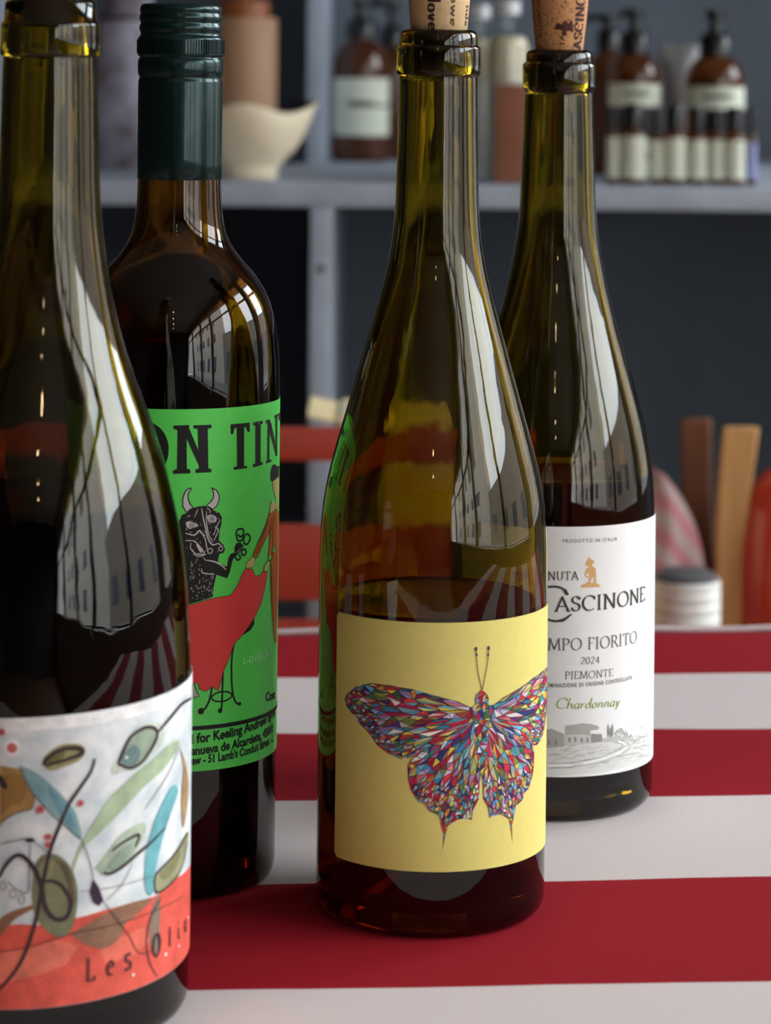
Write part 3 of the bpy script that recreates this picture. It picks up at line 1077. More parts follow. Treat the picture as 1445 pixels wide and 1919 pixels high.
# root: (u, z, side, sin and cos of the fan's middle, angular weight, radial weight)
fr = (axis_u + .002, rz, -1, sin(.12), cos(.12), 26, .2)
frm = (axis_u - .002, rz, 1, sin(.12), cos(.12), 26, .2)
hr_ = (axis_u + .001, rz + .001, -1, sin(-1.05), cos(-1.05), 26, .34)
hrm = (axis_u - .001, rz + .001, 1, sin(-1.05), cos(-1.05), 26, .34)
mosaic(fu, 64, 120, f_edge, 1, root=fr)
mosaic(hu, 52, 150, h_edge, 3, root=hr_)
mosaic(mir(fu), 64, 120, lambda c: f_edge((2 * axis_u - c[0], c[1])), 1, root=frm)
mosaic(mir(hu), 52, 150, lambda c: h_edge((2 * axis_u - c[0], c[1])), 3, root=hrm)
mosaic(bu, 40, 0, lambda c: 1, 5)
for q in ([(970, 518), (948, 420), (938, 330), (935, 275)], [(974, 518), (995, 410), (1007, 330), (1010, 270)]):
    pr.stroke(q, 4.5, INK, 6)
    pr.disc(q[-1], 8, (70, 46, 92), 7, ry=13)
    pr.disc((q[-2][0], q[-2][1] - 20), 6, (70, 46, 92), 7, ry=12)
pr.build('butterfly_print', lab3, 'faceted multicoloured butterfly print')

# ---------------- label 4: chardonnay
zt = b4.hit(1040, 987)[1]; zb_ = b4.hit(1036, 1456)[1]
lab4 = label_patch(b4, radians(-62), radians(104), zb_, zt, M['paper_white'])
c8 = crop(1000, 960, 3.308)
pr = Print(b4, tr=c8); pr.scale = 3.308
DK = (62, 62, 58)
sans_text(pr, 'PRODOTTO IN ITALIA', (180, 187), (514, 174), 21, (84, 84, 82), bold=.006, space=1.35)
nib_text(pr, 'TENUTA', (88, 419), (277, 417), 50, DK, i0=2, thick=.13)
nib_text(pr, 'ASCINONE', (132, 614), (686, 546), 88, DK, thick=.15, thin=.06)
# the big swash C around the A
cu_ = [(214, 512), (200, 488), (165, 466), (120, 460), (70, 470), (20, 515), (5, 565), (20, 615), (70, 655), (130, 674), (180, 665), (215, 645), (234, 632)]
pr.stroke(cu_, 15, DK, 2, taper=.35)
pr.poly([(160, 462), (205, 478), (214, 515), (196, 510), (184, 486)], DK, 3)
pr.poly([(180, 664), (232, 630), (215, 655), (185, 678), (150, 680)], DK, 3)
nib_text(pr, 'CAMPO FIORITO', (88, 853), (636, 805), 70, (88, 88, 86), i0=2, thick=.10, thin=.045)
nib_text(pr, '2024', (290, 940), (408, 935), 42, (88, 88, 86), thick=.11)
nib_text(pr, 'PIEMONTE', (193, 1032), (490, 1014), 44, (98, 98, 96), thick=.10)
sans_text(pr, 'DENOMINAZIONE DI ORIGINE CONTROLLATA', (76, 1083), (606, 1034), 23, (92, 92, 90), i0=3, bold=.012, space=1.25)
nib_text(pr, 'Chardonnay', (132, 1214), (530, 1196), 62, (138, 164, 62), thick=.12, thin=.05, shear=.22, sp=.05)
pr.build('lettering', lab4)
pe = Print(b4, tr=c8); pe.scale = 3.308
TAN = (222, 176, 116)
pe.poly([(290, 466), (296, 450), (320, 442), (332, 430), (352, 436), (380, 434), (402, 446), (417, 462)], TAN, 1)
pe.poly([(352, 340), (372, 336), (384, 352), (386, 392), (388, 436), (374, 436), (372, 404), (362, 400), (352, 436), (338, 436), (346, 400), (340, 372), (330, 380), (322, 374), (336, 352)], TAN, 2)
pe.stroke([(352, 338), (326, 360), (322, 392), (340, 404)], 8, TAN, 2)
pe.poly([(318, 318), (330, 300), (344, 276), (356, 292), (372, 298), (374, 312), (362, 322), (352, 338), (340, 332), (326, 330)], TAN, 2)
pe.disc((352, 334), 12, TAN, 2)
pe.build('emblem_print', lab4, 'tan emblem of a small standing figure')
pl = Print(b4, tr=c8); pl.scale = 3.308
g1, g2, g3 = (206, 206, 202), (178, 178, 172), (148, 148, 142)
pl.poly([(60, 1345), (110, 1340), (190, 1375), (300, 1400), (420, 1400), (560, 1385), (640, 1380), (700, 1360), (735, 1330), (730, 1490), (640, 1560), (460, 1605), (300, 1625), (60, 1630)], (226, 226, 222), 1)
pl.poly([(70, 1350), (112, 1342), (188, 1372), (190, 1450), (70, 1462)], g2, 2)
pl.poly([(196, 1322), (262, 1314), (300, 1306), (360, 1312), (402, 1326), (402, 1345), (350, 1352), (352, 1384), (300, 1378), (196, 1376)], g2, 2)
pl.poly([(188, 1376), (352, 1384), (352, 1432), (188, 1448)], g1, 3)
pl.poly([(356, 1372), (420, 1374), (422, 1420), (356, 1430)], g3, 3)
for x, y in ((215, 1395), (250, 1392), (290, 1398), (325, 1396), (90, 1410), (130, 1412)):
    pl.poly([(x, y), (x + 14, y), (x + 14, y + 28), (x, y + 29)], g3, 4)
for x, h in ((460, 80), (486, 84), (474, 62)):
    pl.stroke([(x, 1395), (x, 1395 - h * .5), (x, 1395 - h)], 13, g3, 3, taper=.8)
for i in range(60):
    x = rnd.uniform(500, 600); y = 1395 - rnd.uniform(0, 60) * (1 - abs(x - 540) / 90)
    pl.disc((x, y), rnd.uniform(3, 7), rnd.choice((g1, g2, g3)), 3, n=6)
for i in range(14):
    x = 425 + i * 14
    pl.stroke([(x, 1425 - i * .8), (x + 1, 1398 - i * .8)], 5, g2, 4)
pl.stroke([(90, 1570), (260, 1560), (430, 1525), (540, 1480), (570, 1440), (520, 1420)], 16, (246, 246, 244), 3)
pl.stroke([(90, 1556), (260, 1548), (430, 1512), (520, 1470), (550, 1440), (500, 1424)], 3, g3, 4)
pl.stroke([(90, 1586), (260, 1574), (450, 1536), (570, 1480), (588, 1440), (540, 1414)], 3, g3, 4)
for i in range(150):
    x = rnd.uniform(90, 700); y = rnd.uniform(1440, 1590) - max(0, x - 400) * .22
    L = rnd.uniform(15, 70)
    pl.stroke([(x, y), (x + L, y - L * .16 + rnd.uniform(-4, 4))], rnd.uniform(1.2, 2.6), rnd.choice((g1, g2, g2, g3)), 4)
for i in range(40):
    x = rnd.uniform(600, 726); y = rnd.uniform(1330, 1470)
    pl.disc((x, y), rnd.uniform(3, 8), rnd.choice((g1, g2)), 3, n=6)
pl.build('landscape_print', lab4, 'grey engraved farmhouse landscape')

# ---------------- label 2: green bull label
zt = b2.hit(330, 767)[1]; zb_ = b2.hit(330, 1447)[1]
lab2 = label_patch(b2, radians(-100), radians(112), zb_, zt, M['paper_green'])
c5 = crop(240, 740, 4.3636)
c6 = crop(300, 1100, 5.05)
BK = (32, 32, 30); WH = (226, 214, 216)
pr = Print(b2, tr=c5); pr.scale = 4.3636
for q in ([(370, 250), (498, 245), (500, 272), (478, 282), (480, 600), (508, 612), (508, 640), (368, 645), (365, 620), (400, 605), (405, 288), (372, 277)],
          [(532, 248), (680, 243), (682, 268), (650, 277), (655, 600), (680, 605), (678, 632), (550, 637), (548, 612), (578, 600), (568, 278), (535, 272)],
          [(835, 240), (990, 225), (992, 300), (972, 302), (960, 264), (945, 264), (945, 585), (968, 577), (970, 598), (862, 612), (860, 592), (888, 582), (885, 268), (868, 272), (855, 320), (836, 320)],
          [(1020, 222), (1095, 210), (1095, 236), (1080, 242), (1078, 550), (1095, 546), (1095, 570), (1018, 592), (1016, 568), (1037, 560), (1037, 252), (1020, 252)],
          [(1122, 208), (1150, 200), (1152, 225), (1150, 532), (1165, 526), (1165, 548), (1122, 560), (1122, 540), (1133, 535), (1136, 232), (1122, 232)],
          [(1190, 168), (1222, 152), (1222, 176), (1214, 182), (1214, 495), (1200, 500), (1200, 188), (1190, 192)]):
    pr.poly(q, BK, 2)
pr.poly([(476, 282), (500, 274), (600, 520), (655, 600), (650, 632), (602, 632), (476, 350)], BK, 3)
pr.poly([(1150, 202), (1166, 240), (1202, 430), (1214, 495), (1202, 500), (1150, 300)], BK, 3)
pr.poly([('uv', radians(82), pr.uv((1228, 150))[1]), ('uv', radians(104), pr.uv((1228, 150))[1]), ('uv', radians(104), pr.uv((1228, 210))[1]), ('uv', radians(82), pr.uv((1228, 210))[1])], BK, 2)
# the O (mostly behind the neighbouring bottle)
oc = pr.uv((150, 445)); ou = 185 * b2.k / pr.scale; oz = 203 * b2.k / pr.scale
pr.stroke_uv([(oc[0] + ou * .72 * cos(2 * pi * i / 36), oc[1] + oz * .84 * sin(2 * pi * i / 36)) for i in range(37)], ou * .5, BK, 2, curve=False)
pr.poly([(305, 405), (336, 430), (318, 462), (296, 470)], BK, 3)
prb = Print(b2, tr=c6); prb.scale = 5.05
bz = prb.uv((420, 1330))[1]
prb.poly_uv([(radians(-95) * b2.R, bz - 18 * b2.k / 5.05), (radians(108) * b2.R, bz - 18 * b2.k / 5.05), (radians(108) * b2.R, bz + 20 * b2.k / 5.05), (radians(-95) * b2.R, bz + 20 * b2.k / 5.05)], BK, 2)
sans_text(prb, 'Selected for Keeling Andrew by M', (345, 1474), (1000, 1288), 84, BK, i0=9, i1=27, bold=.035, jitter=.02)
sans_text(prb, 'Villanueva de Alcardete, 45810', (290, 1590), (950, 1440), 78, BK, i0=4, i1=24, bold=.035, jitter=.02)
sans_text(prb, 'Keeling Andrew - 51 Lamb\'s Conduit Street - L', (290, 1680), (1026, 1488), 74, BK, i0=12, i1=41, bold=.035, jitter=.02)
sans_text(prb, 'Cont', (990, 1082), (1080, 1050), 78, BK, bold=.035)
sans_text(prb, 'L-D193/2023', (780, 730), (1050, 628), 58, (186, 252, 186), bold=.01)
prb.build('lettering', lab2, 'small black hand lettering under a black rule')
pr.build('title_lettering', lab2, 'large black slab letters')
pb = Print(b2, tr=c5); pb.scale = 4.3636
hl = [(517, 762), (490, 765), (462, 800), (447, 850), (447, 910), (478, 960), (530, 920), (505, 890), (490, 850), (490, 810)]
hr = [(683, 758), (720, 780), (742, 820), (740, 870), (720, 910), (690, 935), (640, 900), (675, 875), (695, 840), (698, 800)]
for q in (hl, hr):
    pb.poly(q, WH, 1)
    pb.stroke(q + [q[0]], 9, BK, 2, curve=False)
bull = [(440, 980), (480, 965), (530, 925), (570, 912), (630, 905), (660, 920), (700, 945), (745, 965), (765, 1000), (760, 1060), (745, 1110), (740, 1190), (775, 1225), (790, 1260), (780, 1290), (745, 1300), (735, 1340), (735, 1372), (780, 1392), (800, 1405), (808, 1390), (815, 1340), (835, 1300), (868, 1288), (865, 1250), (880, 1215), (910, 1205), (940, 1228), (930, 1260), (900, 1297), (865, 1330), (852, 1350), (832, 1440), (808, 1500), (720, 1470), (700, 1560), (690, 1650), (600, 1682), (500, 1712), (400, 1740), (380, 1500), (390, 1200), (410, 1050)]
pb.poly(bull, BK, 1)
pb.poly([(470, 1040), (505, 1032), (555, 1050), (576, 1066), (545, 1084), (505, 1096), (478, 1078)], WH, 2)
pb.ring((522, 1066), 20, 5, BK, 3); pb.disc((522, 1066), 7, BK, 3)
pb.poly([(640, 992), (670, 978), (705, 985), (722, 1005), (718, 1035), (690, 1046), (655, 1036)], WH, 2)
pb.ring((684, 1012), 20, 5, BK, 3); pb.disc((684, 1012), 8, BK, 3)
for q, wd in (([(600, 925), (612, 1000), (635, 1100), (655, 1180), (690, 1225), (735, 1215), (760, 1235)], 9), ([(640, 950), (640, 1040), (658, 1140), (690, 1205)], 6), ([(470, 1130), (540, 1145), (580, 1110), (600, 1130), (625, 1150)], 9),
              ([(600, 1130), (630, 1180), (640, 1240), (655, 1290)], 7), ([(700, 1190), (735, 1110), (722, 1080), (750, 1020)], 7), ([(690, 1150), (715, 1100), (705, 1070)], 5), ([(470, 1190), (520, 1190), (560, 1210), (600, 1260), (620, 1300), (560, 1300), (530, 1280), (510, 1250), (515, 1210)], 7),
              ([(560, 1220), (585, 1260), (600, 1290)], 16), ([(530, 1300), (580, 1320), (640, 1300)], 6), ([(630, 1350), (700, 1362), (760, 1392), (797, 1428)], 9), ([(600, 1420), (610, 1455), (705, 1466)], 7), ([(615, 1330), (630, 1350)], 8),
              ([(540, 1000), (560, 960), (570, 930)], 5), ([(640, 925), (665, 940), (670, 960)], 5), ([(480, 1000), (510, 985)], 5), ([(880, 1290), (905, 1270), (925, 1240)], 3)):
    pb.stroke(q, wd * 1.3, WH, 2, taper=.5)
pb.ring((668, 1275), 20, 8, WH, 2); pb.ring((755, 1256), 17, 7, WH, 2)
for i in range(110):
    y = rnd.uniform(1330, 1690); x = rnd.uniform(505, 700 - max(0, y - 1560) * .1)
    if y < 1450 and x > 590: continue
    L = rnd.uniform(6, 22)
    if y > 1600: L = rnd.uniform(4, 8)
    pb.stroke([(x, y), (x + rnd.uniform(-3, 3), y + L)], rnd.uniform(2.5, 5), WH, 2)
for i in range(40):
    x = rnd.uniform(470, 740); y = rnd.uniform(940, 1300)
    pb.stroke([(x, y), (x + rnd.uniform(-6, 6), y + rnd.uniform(8, 20))], 3, WH, 2)
for q in ([(880, 1130), (893, 1100), (935, 1097), (941, 1130), (930, 1180), (905, 1196), (886, 1172), (880, 1130)], [(945, 1162), (965, 1136), (990, 1150), (991, 1190), (965, 1222), (942, 1205), (945, 1162)],
          [(925, 1272), (945, 1260), (962, 1285), (945, 1310), (925, 1300), (925, 1272)], [(870, 1318), (890, 1350), (915, 1332), (902, 1305)], [(893, 1140), (915, 1160), (938, 1140)]):
    pb.stroke(q, 15, BK, 2)
pb.build('bull_print', lab2, 'black and white woodcut bull print')
pm = Print(b2, tr=c5); pm.scale = 4.3636
CR = (222, 196, 120); OR = (206, 104, 26)
pm.poly([(1160, 704), (1158, 640), (1170, 580), (1190, 565), (1210, 582), (1228, 578), (1228, 662), (1200, 690), (1180, 706)], BK, 2)
pm.poly([(1176, 704), (1228, 665), (1226, 800), (1218, 882), (1204, 886), (1200, 840), (1185, 790)], CR, 1)
pm.stroke([(1176, 704), (1185, 790), (1200, 840), (1204, 886)], 7, BK, 2)
pm.stroke([(1190, 730), (1206, 722)], 3, BK, 2); pm.stroke([(1200, 745), (1196, 775), (1206, 780)], 3, BK, 2); pm.stroke([(1196, 800), (1210, 798)], 3, BK, 2)
legs = [(1168, 1290), (1222, 1270), (1220, 1500), (1217, 1700), (1208, 1919), (1212, 2010), (1196, 2040), (1182, 1919), (1165, 1700), (1158, 1500)]
pm.poly(legs, OR, 1)
pm.poly([(1150, 965), (1190, 950), (1225, 960), (1222, 1280), (1200, 1290), (1190, 1200), (1165, 1300), (1140, 1335), (1150, 1200)], OR, 2)
pm.poly([(1150, 960), (1192, 965), (1152, 1100), (1092, 1230), (1045, 1332), (1018, 1312), (1060, 1200), (1110, 1090)], OR, 3)
for q in ([(1150, 960), (1110, 1090), (1060, 1200), (1018, 1312), (1045, 1332), (1092, 1230), (1152, 1100), (1165, 1010)], [(1165, 1010), (1150, 1200), (1140, 1335), (1165, 1345), (1190, 1220)], [(1158, 1345), (1158, 1500), (1165, 1700), (1182, 1919), (1196, 2040)], [(1200, 900), (1196, 1000), (1200, 1060)], [(1212, 1290), (1206, 1600), (1205, 1900)]):
    pm.stroke(q, 7, BK, 4)
pm.poly([(1163, 868), (1190, 880), (1222, 900), (1222, 962), (1196, 935), (1150, 972)], CR, 4)
pm.stroke([(1163, 868), (1150, 972), (1196, 935), (1222, 962)], 4, BK, 5)
for (a, b, n) in (((1140, 1040), (1045, 1290), 11), ((1180, 1000), (1172, 1290), 10), ((1164, 1400), (1172, 1720), 12)):
    for i in range(n):
        t = i / (n - 1)
        pm.ring((a[0] + (b[0] - a[0]) * t, a[1] + (b[1] - a[1]) * t), 9, 5.5, (54, 28, 12), 4, n=10)
pm.poly([(1030, 1325), (1022, 1400), (1000, 1405), (985, 1418), (962, 1420), (958, 1380), (1000, 1332)], CR, 5)
pm.stroke([(1030, 1325), (1000, 1332), (958, 1380), (962, 1420), (1022, 1400), (1030, 1325)], 3.5, BK, 6, curve=False)
pm.poly([(1142, 1350), (1140, 1410), (1122, 1442), (1104, 1440), (1108, 1390)], CR, 5)
pm.stroke([(1142, 1350), (1108, 1390), (1104, 1440), (1122, 1442), (1140, 1410)], 3.5, BK, 6, curve=False)
pm.build('matador_print', lab2, 'matador in an orange suit')
pc = Print(b2, tr=c6); pc.scale = 5.05
RED = (243, 74, 72)
# little table behind the cape
for q in ([(705, 500), (678, 640), (672, 800), (680, 980), (706, 1080), (745, 1112)], [(592, 800), (586, 980), (580, 1130), (566, 1165)], [(492, 920), (470, 1050), (430, 1140), (388, 1172)]):
    pc.stroke(q, 19, BK, 1)
pc.disc((748, 1104), 18, BK, 2); pc.disc((565, 1168), 24, BK, 2); pc.disc((385, 1174), 30, BK, 2)
el = [(580 + 95 * cos(2 * pi * i / 24), 1036 + 46 * sin(2 * pi * i / 24) - 12 * cos(2 * pi * i / 24)) for i in range(25)]
pc.stroke(el, 15, BK, 1, curve=False)
pc.poly([(888, 275), (886, 350), (850, 410), (765, 462), (700, 520), (720, 420)], BK, 1)
pc.poly([(290, 950), (325, 930), (345, 985), (370, 1035), (330, 1040), (315, 1056), (290, 1040)], (190, 196, 190), 1)
pc.stroke([(325, 925), (345, 985), (370, 1035), (330, 1040), (315, 1056)], 8, BK, 2, curve=False)
cape = [(808, -175), (866, -169), (895, -105), (935, -111), (965, -146), (1010, -146), (985, 0), (950, 150), (890, 280), (770, 458), (700, 530), (660, 640), (590, 810), (550, 976), (510, 960), (500, 935), (430, 986), (370, 965), (355, 900), (290, 935), (240, 950), (230, 400), (240, 190), (280, 170), (490, 105), (660, 78), (720, 0), (785, -151)]
pc.poly(cape, RED, 3)
pc.stroke(cape + [cape[0]], 5, (90, 24, 20), 4, curve=False)
pc.build('cape_print', lab2, 'red cape over a black bistro table')

# ---------------- label 1: watercolour olives
TILT = 0.05
zt = b1.hit(78, 1345)[1]; zb_ = b1.hit(78, 1891)[1]
lab1 = label_patch(b1, radians(-80), radians(104), zb_, zt, M['paper_wash'], tilt=TILT)
c4 = crop(0, 1240, 2.826)
pr = Print(b1, tr=c4); pr.scale = 2.826
R1 = b1.R


def lz(th, fr):                                # label-space point: fraction of the label's height
    return ('uv', th, zb_ + (zt - zb_) * fr + TILT * th * R1)


pr.poly([lz(radians(-80), .955), lz(radians(-40), .955), lz(0, .955), lz(radians(50), .955), lz(radians(104), .955), lz(radians(104), .999), lz(radians(50), .999), lz(0, .999), lz(radians(-40), .999), lz(radians(-80), .999)], (244, 243, 240), 1)
redp = [(0, 1405), (60, 1392), (120, 1388), (200, 1396), (300, 1372), (420, 1352), (560, 1312), (700, 1272), (830, 1236), (920, 1150), (1003, 1075)]
pr.poly([lz(radians(-80), .001), lz(radians(-40), .001), lz(0, .001), lz(radians(50), .001), lz(radians(104), .001), lz(radians(104), .30)] + redp[::-1] + [lz(radians(-80), .30)], (226, 92, 76), 1)
# paler washes inside the red
pr.poly([(0, 1540), (150, 1515), (300, 1470), (420, 1500), (350, 1600), (200, 1660), (60, 1690), (0, 1700)], (232, 120, 98), 2)
pr.poly([(520, 1530), (640, 1460), (760, 1400), (790, 1480), (700, 1560), (560, 1600)], (232, 112, 92), 2)
OL = (134, 130, 92); SK = (62, 48, 50)
A_ = [
    ([(0, 548), (60, 560), (120, 572), (160, 640), (186, 700), (172, 780), (80, 800), (20, 848), (0, 856)], (168, 132, 78)),
    ([(108, 550), (180, 580), (260, 640), (340, 720), (400, 800), (432, 936), (380, 905), (300, 820), (200, 730), (140, 640)], (132, 168, 172)),
    ([(945, 415), (900, 430), (800, 520), (700, 600), (580, 720), (500, 840), (440, 940), (390, 1050), (386, 1112), (430, 1000), (520, 910), (640, 790), (760, 660), (860, 570), (930, 470)], (170, 188, 154)),
    ([(925, 650), (936, 690), (900, 800), (850, 960), (820, 1100), (800, 1232), (765, 1200), (764, 1050), (790, 920), (830, 800), (890, 680)], (112, 178, 186)),
    ([(500, 1090), (540, 1040), (620, 930), (700, 870), (760, 850), (770, 890), (740, 960), (680, 1050), (600, 1110), (545, 1132)], (176, 190, 166)),
    ([(370, 1440), (440, 1400), (540, 1340), (650, 1290), (800, 1250), (740, 1320), (660, 1390), (640, 1450), (560, 1515), (480, 1505), (420, 1480)], (146, 106, 82)),
    ([(0, 1362), (60, 1322), (180, 1285), (170, 1312), (80, 1362), (0, 1450)], (146, 104, 78)),
    ([(945, 450), (972, 520), (990, 620), (985, 760), (962, 880), (955, 700), (965, 560)], (178, 146, 100)),
    ([(640, 580), (600, 600), (590, 560), (640, 480), (690, 380), (760, 320), (850, 330), (860, 420), (800, 500), (720, 570)], (206, 214, 200)),
    ([(640, 540), (640, 480), (690, 390), (760, 345), (820, 350), (826, 400), (790, 470), (740, 530), (680, 565)], (152, 166, 146)),
    ([(226, 540), (240, 500), (300, 450), (360, 432), (430, 440), (450, 475), (420, 520), (340, 555), (270, 575)], (150, 142, 96)),
    ([(190, 1070), (230, 1020), (300, 1020), (370, 1080), (405, 1180), (408, 1280), (390, 1380), (350, 1450), (280, 1445), (210, 1380), (175, 1280), (175, 1150)], (124, 124, 94)),
    ([(820, 1120), (870, 1070), (920, 1010), (985, 900), (990, 950), (960, 1080), (900, 1170), (830, 1222), (815, 1180)], (154, 154, 118)),
    ([(830, 1230), (845, 1290), (840, 1440), (830, 1532), (800, 1532), (785, 1420), (800, 1310)], (138, 114, 98)),
]
for i, (q, c) in enumerate(A_):
    pr.poly(catmull(q + [q[0]], 4)[:-1], c, 2 + i % 4)
pr.poly([(490, 1148), (520, 1190), (546, 1262), (520, 1292), (490, 1272), (474, 1220)], (60, 40, 62), 6)
S_ = [
    ([(500, 510), (480, 580), (420, 670), (360, 760), (310, 880), (265, 1000), (235, 1130), (215, 1230), (190, 1370), (150, 1500), (100, 1610), (40, 1690), (0, 1735)], 15),
    ([(0, 1140), (30, 1080), (90, 1022), (150, 1050), (200, 1130), (225, 1220), (240, 1300), (290, 1360), (350, 1350), (372, 1270), (330, 1190), (280, 1160), (230, 1162)], 19),
    ([(232, 545), (250, 510), (320, 465), (400, 455), (435, 470), (420, 490), (340, 520), (240, 548)], 17),
    ([(640, 545), (625, 535), (650, 470), (690, 395), (760, 348), (815, 352), (826, 395), (790, 470), (740, 535), (680, 562), (632, 540)], 14),
    ([(830, 372), (900, 290), (960, 220), (1005, 192)], 15),
    ([(590, 1000), (640, 960), (720, 915), (732, 930), (712, 978)], 12),
    ([(545, 1112), (580, 1120), (650, 1080), (730, 1010), (800, 950), (866, 876)], 14),
    ([(985, 905), (920, 1015), (870, 1072), (820, 1125), (812, 1185), (830, 1222), (900, 1172), (960, 1082), (988, 950)], 9),
    ([(0, 600), (15, 640), (38, 668)], 26),
    ([(0, 965), (80, 945), (160, 940), (250, 1005)], 4), ([(430, 940), (470, 1050), (492, 1150)], 4), ([(945, 440), (900, 560), (830, 680), (760, 780)], 4),
    ([(540, 1262), (620, 1370), (680, 1450), (730, 1540), (800, 1530)], 4), ([(0, 1535), (150, 1510), (370, 1440), (560, 1400), (700, 1360), (850, 1300), (960, 1240)], 4),
    ([(850, 1240), (790, 1360), (770, 1480), (790, 1600), (830, 1665)], 6), ([(420, 1215), (600, 1190), (800, 1130)], 3), ([(160, 960), (155, 1100), (150, 1215), (100, 1210), (40, 1160)], 4),
    ([(108, 550), (180, 700), (300, 830), (432, 938)], 3), ([(0, 848), (80, 805), (172, 775)], 4), ([(560, 1260), (640, 1180), (700, 1060)], 3), ([(960, 700), (990, 640)], 3),
]
for q, wd in S_: pr.stroke(q, wd * 1.25, SK, 7, taper=.4)
# darker pools of paint inside the olives
for q, c in (([(640, 540), (650, 490), (700, 440), (740, 470), (720, 530), (680, 556)], (112, 136, 132)), ([(290, 1040), (350, 1075), (385, 1180), (390, 1290), (365, 1240), (340, 1130)], (96, 84, 66)),
             ([(205, 1090), (240, 1050), (290, 1060), (270, 1140), (215, 1180)], (146, 142, 108)), ([(240, 530), (270, 490), (340, 470), (330, 505), (280, 540)], (112, 102, 62)), ([(560, 1090), (640, 990), (700, 960), (670, 1040), (600, 1100)], (150, 170, 150)),
             ([(20, 600), (90, 590), (140, 650), (120, 740), (50, 760), (10, 800)], (150, 112, 60)), ([(840, 1120), (900, 1060), (950, 1000), (930, 1080), (870, 1150)], (132, 130, 92)), ([(250, 660), (330, 740), (390, 830), (400, 890), (330, 820)], (104, 150, 160))):
    pr.poly(catmull(q + [q[0]], 4)[:-1], c, 6)
pr.disc((160, 942), 24, (52, 46, 70), 8, ry=12)
for x, y, r in ((10, 372, 20), (215, 780, 22), (425, 747, 18), (255, 925, 18), (255, 968, 17)):
    pr.disc((x, y), r, (206, 116, 112), 6); pr.disc((x, y), r * .5, (176, 70, 78), 7)
pr.disc((65, 455), 44, (244, 244, 242), 5); pr.disc((65, 455), 26, (206, 110, 110), 6)
for x, y in ((18, 1186), (70, 1226), (115, 1256)): pr.ring((x, y), 15, 4, (120, 96, 92), 7, ry=22)
pr.ring((822, 1505), 20, 6, SK, 8, ry=56)
for x, y, r in ((870, 1548, 10), (700, 1655, 8), (938, 1505, 7), (985, 1355, 8), (665, 505, 8)): pr.disc((x, y), r, (244, 236, 230), 8)
pr.build('olive_print', lab1, 'watercolour print of olives and leaves over a red ground', 'print_wash')
pt_ = Print(b1, tr=c4); pt_.scale = 2.826
T1 = (64, 42, 46)
for ch, x0, y0, x1, y1, h in (('L', 452, 1692, 500, 1686, 112), ('e', 562, 1665, 602, 1656, 155), ('s', 655, 1634, 694, 1624, 170), ('O', 800, 1562, 844, 1545, 112), ('l', 884, 1512, 902, 1503, 106), ('i', 930, 1474, 948, 1463, 130), ('v', 966, 1440, 984, 1420, 140)):
    nib_text(pt_, ch, (x0, y0), (x1, y1), h, T1, thick=.11 if h < 120 else .08, thin=.045, lay=8, serif=.12)
pt_.build('lettering', lab1, 'dark spaced serif lettering')


# ---------------- writing on the corks
class CorkWrap:
    def __init__(s, b, R): s.R = R; s.X = b.X; s.D = b.D; s.k = b.k; s.b = b
    def hit(s, x, y): return Bottle.hit(s.b, x, y, s.R)
    def pt(s, th, z, off): return s.b.pt(th, z, s.R - s.b.R + off)


class Turned(Print):
    """ink with the text line running up (+1) or down (-1) the cork"""
    pass


def cork_text(b, Rpx, rfun, t, x, y0, y1, hpx, c, up=True, thick=.16, parent=None, italic=0):
    cw = CorkWrap(b, Rpx * b.k)
    pr = Print(cw, base=0.0)
    u0, z0 = pr.uv((x, y0)); z1 = pr.uv((x, y1))[1]
    pos = [0]
    for ch in t: pos.append(pos[-1] + G[ch][0] + .08)
    sc = (z1 - z0) / (pos[-1] - .08)
    H = hpx * b.k
    for ch, ox in zip(t, pos):
        _, strokes, ser = G[ch]
        segs = list(strokes) + [[(sx_ - .1, sy_), (sx_ + .1, sy_)] for sx_, sy_ in ser]
        for st in segs:
            q = []
            for (gx, gy) in st:
                z = z0 + (ox + gx) * sc
                u = u0 + (-gy if up else gy) * H
                q.append((u, z))
            wd = lambda tx, ty: H * (.08 + thick * abs(tx))
            n0 = len(pr.V)
            pr.stroke_uv(q, wd, c, 1, curve=False)
            for i in range(n0, len(pr.V)):          # follow the cork's bulge
                v = pr.V[i]
                r = rfun(v.z) + .0001
                l = math.hypot(v.x, v.y)
                pr.V[i] = Vector((v.x / l * r, v.y / l * r, v.z))
    return pr.build('lettering', parent)


def rfun_of(b, rpts):
    q = sorted((b.h(y), r * b.k) for y, r in rpts)
    def f(z):
        if z <= q[0][0]: return q[0][1]
        for (za, ra), (zb2, rb) in zip(q[:-1], q[1:]):
            if z <= zb2: return ra + (rb - ra) * (z - za) / (zb2 - za)
        return q[-1][1]
    return f


rf3 = rfun_of(b3, [(57, 53), (40, 54.5), (0, 57.5), (-60, 60), (-110, 60)])
rf4 = rfun_of(b4, [(92, 44.5), (80, 45.5), (30, 51), (0, 53), (-40, 54.5), (-90, 54)])
cork_text(b3, 57, rf3, 'we love', 803, -58, 57, 24, (58, 40, 36), up=False, thick=.2, parent=ck3)
cork_text(b3, 57, rf3, 'slowe', 846, -38, 50, 16, (70, 48, 40), up=False, parent=ck3)
cork_text(b3, 57, rf3, 'nde', 874, 10, 50, 16, (70, 48, 40), up=False, parent=ck3)
cork_text(b4, 51, rf4, 'CASCINONE', 1093, 112, -44, 23, (62, 28, 20), up=True, parent=ck4)
cork_text(b4, 51, rf4, 'TA', 1059, 86, 66, 10, (62, 28, 20), up=True, parent=ck4)
cork_text(b4, 51, rf4, 'PIEMONTE', 1014, 70, -30, 8, (70, 34, 22), up=True, parent=ck4)
cw = CorkWrap(b4, 51 * b4.k)
pe = Print(cw, base=0.0)
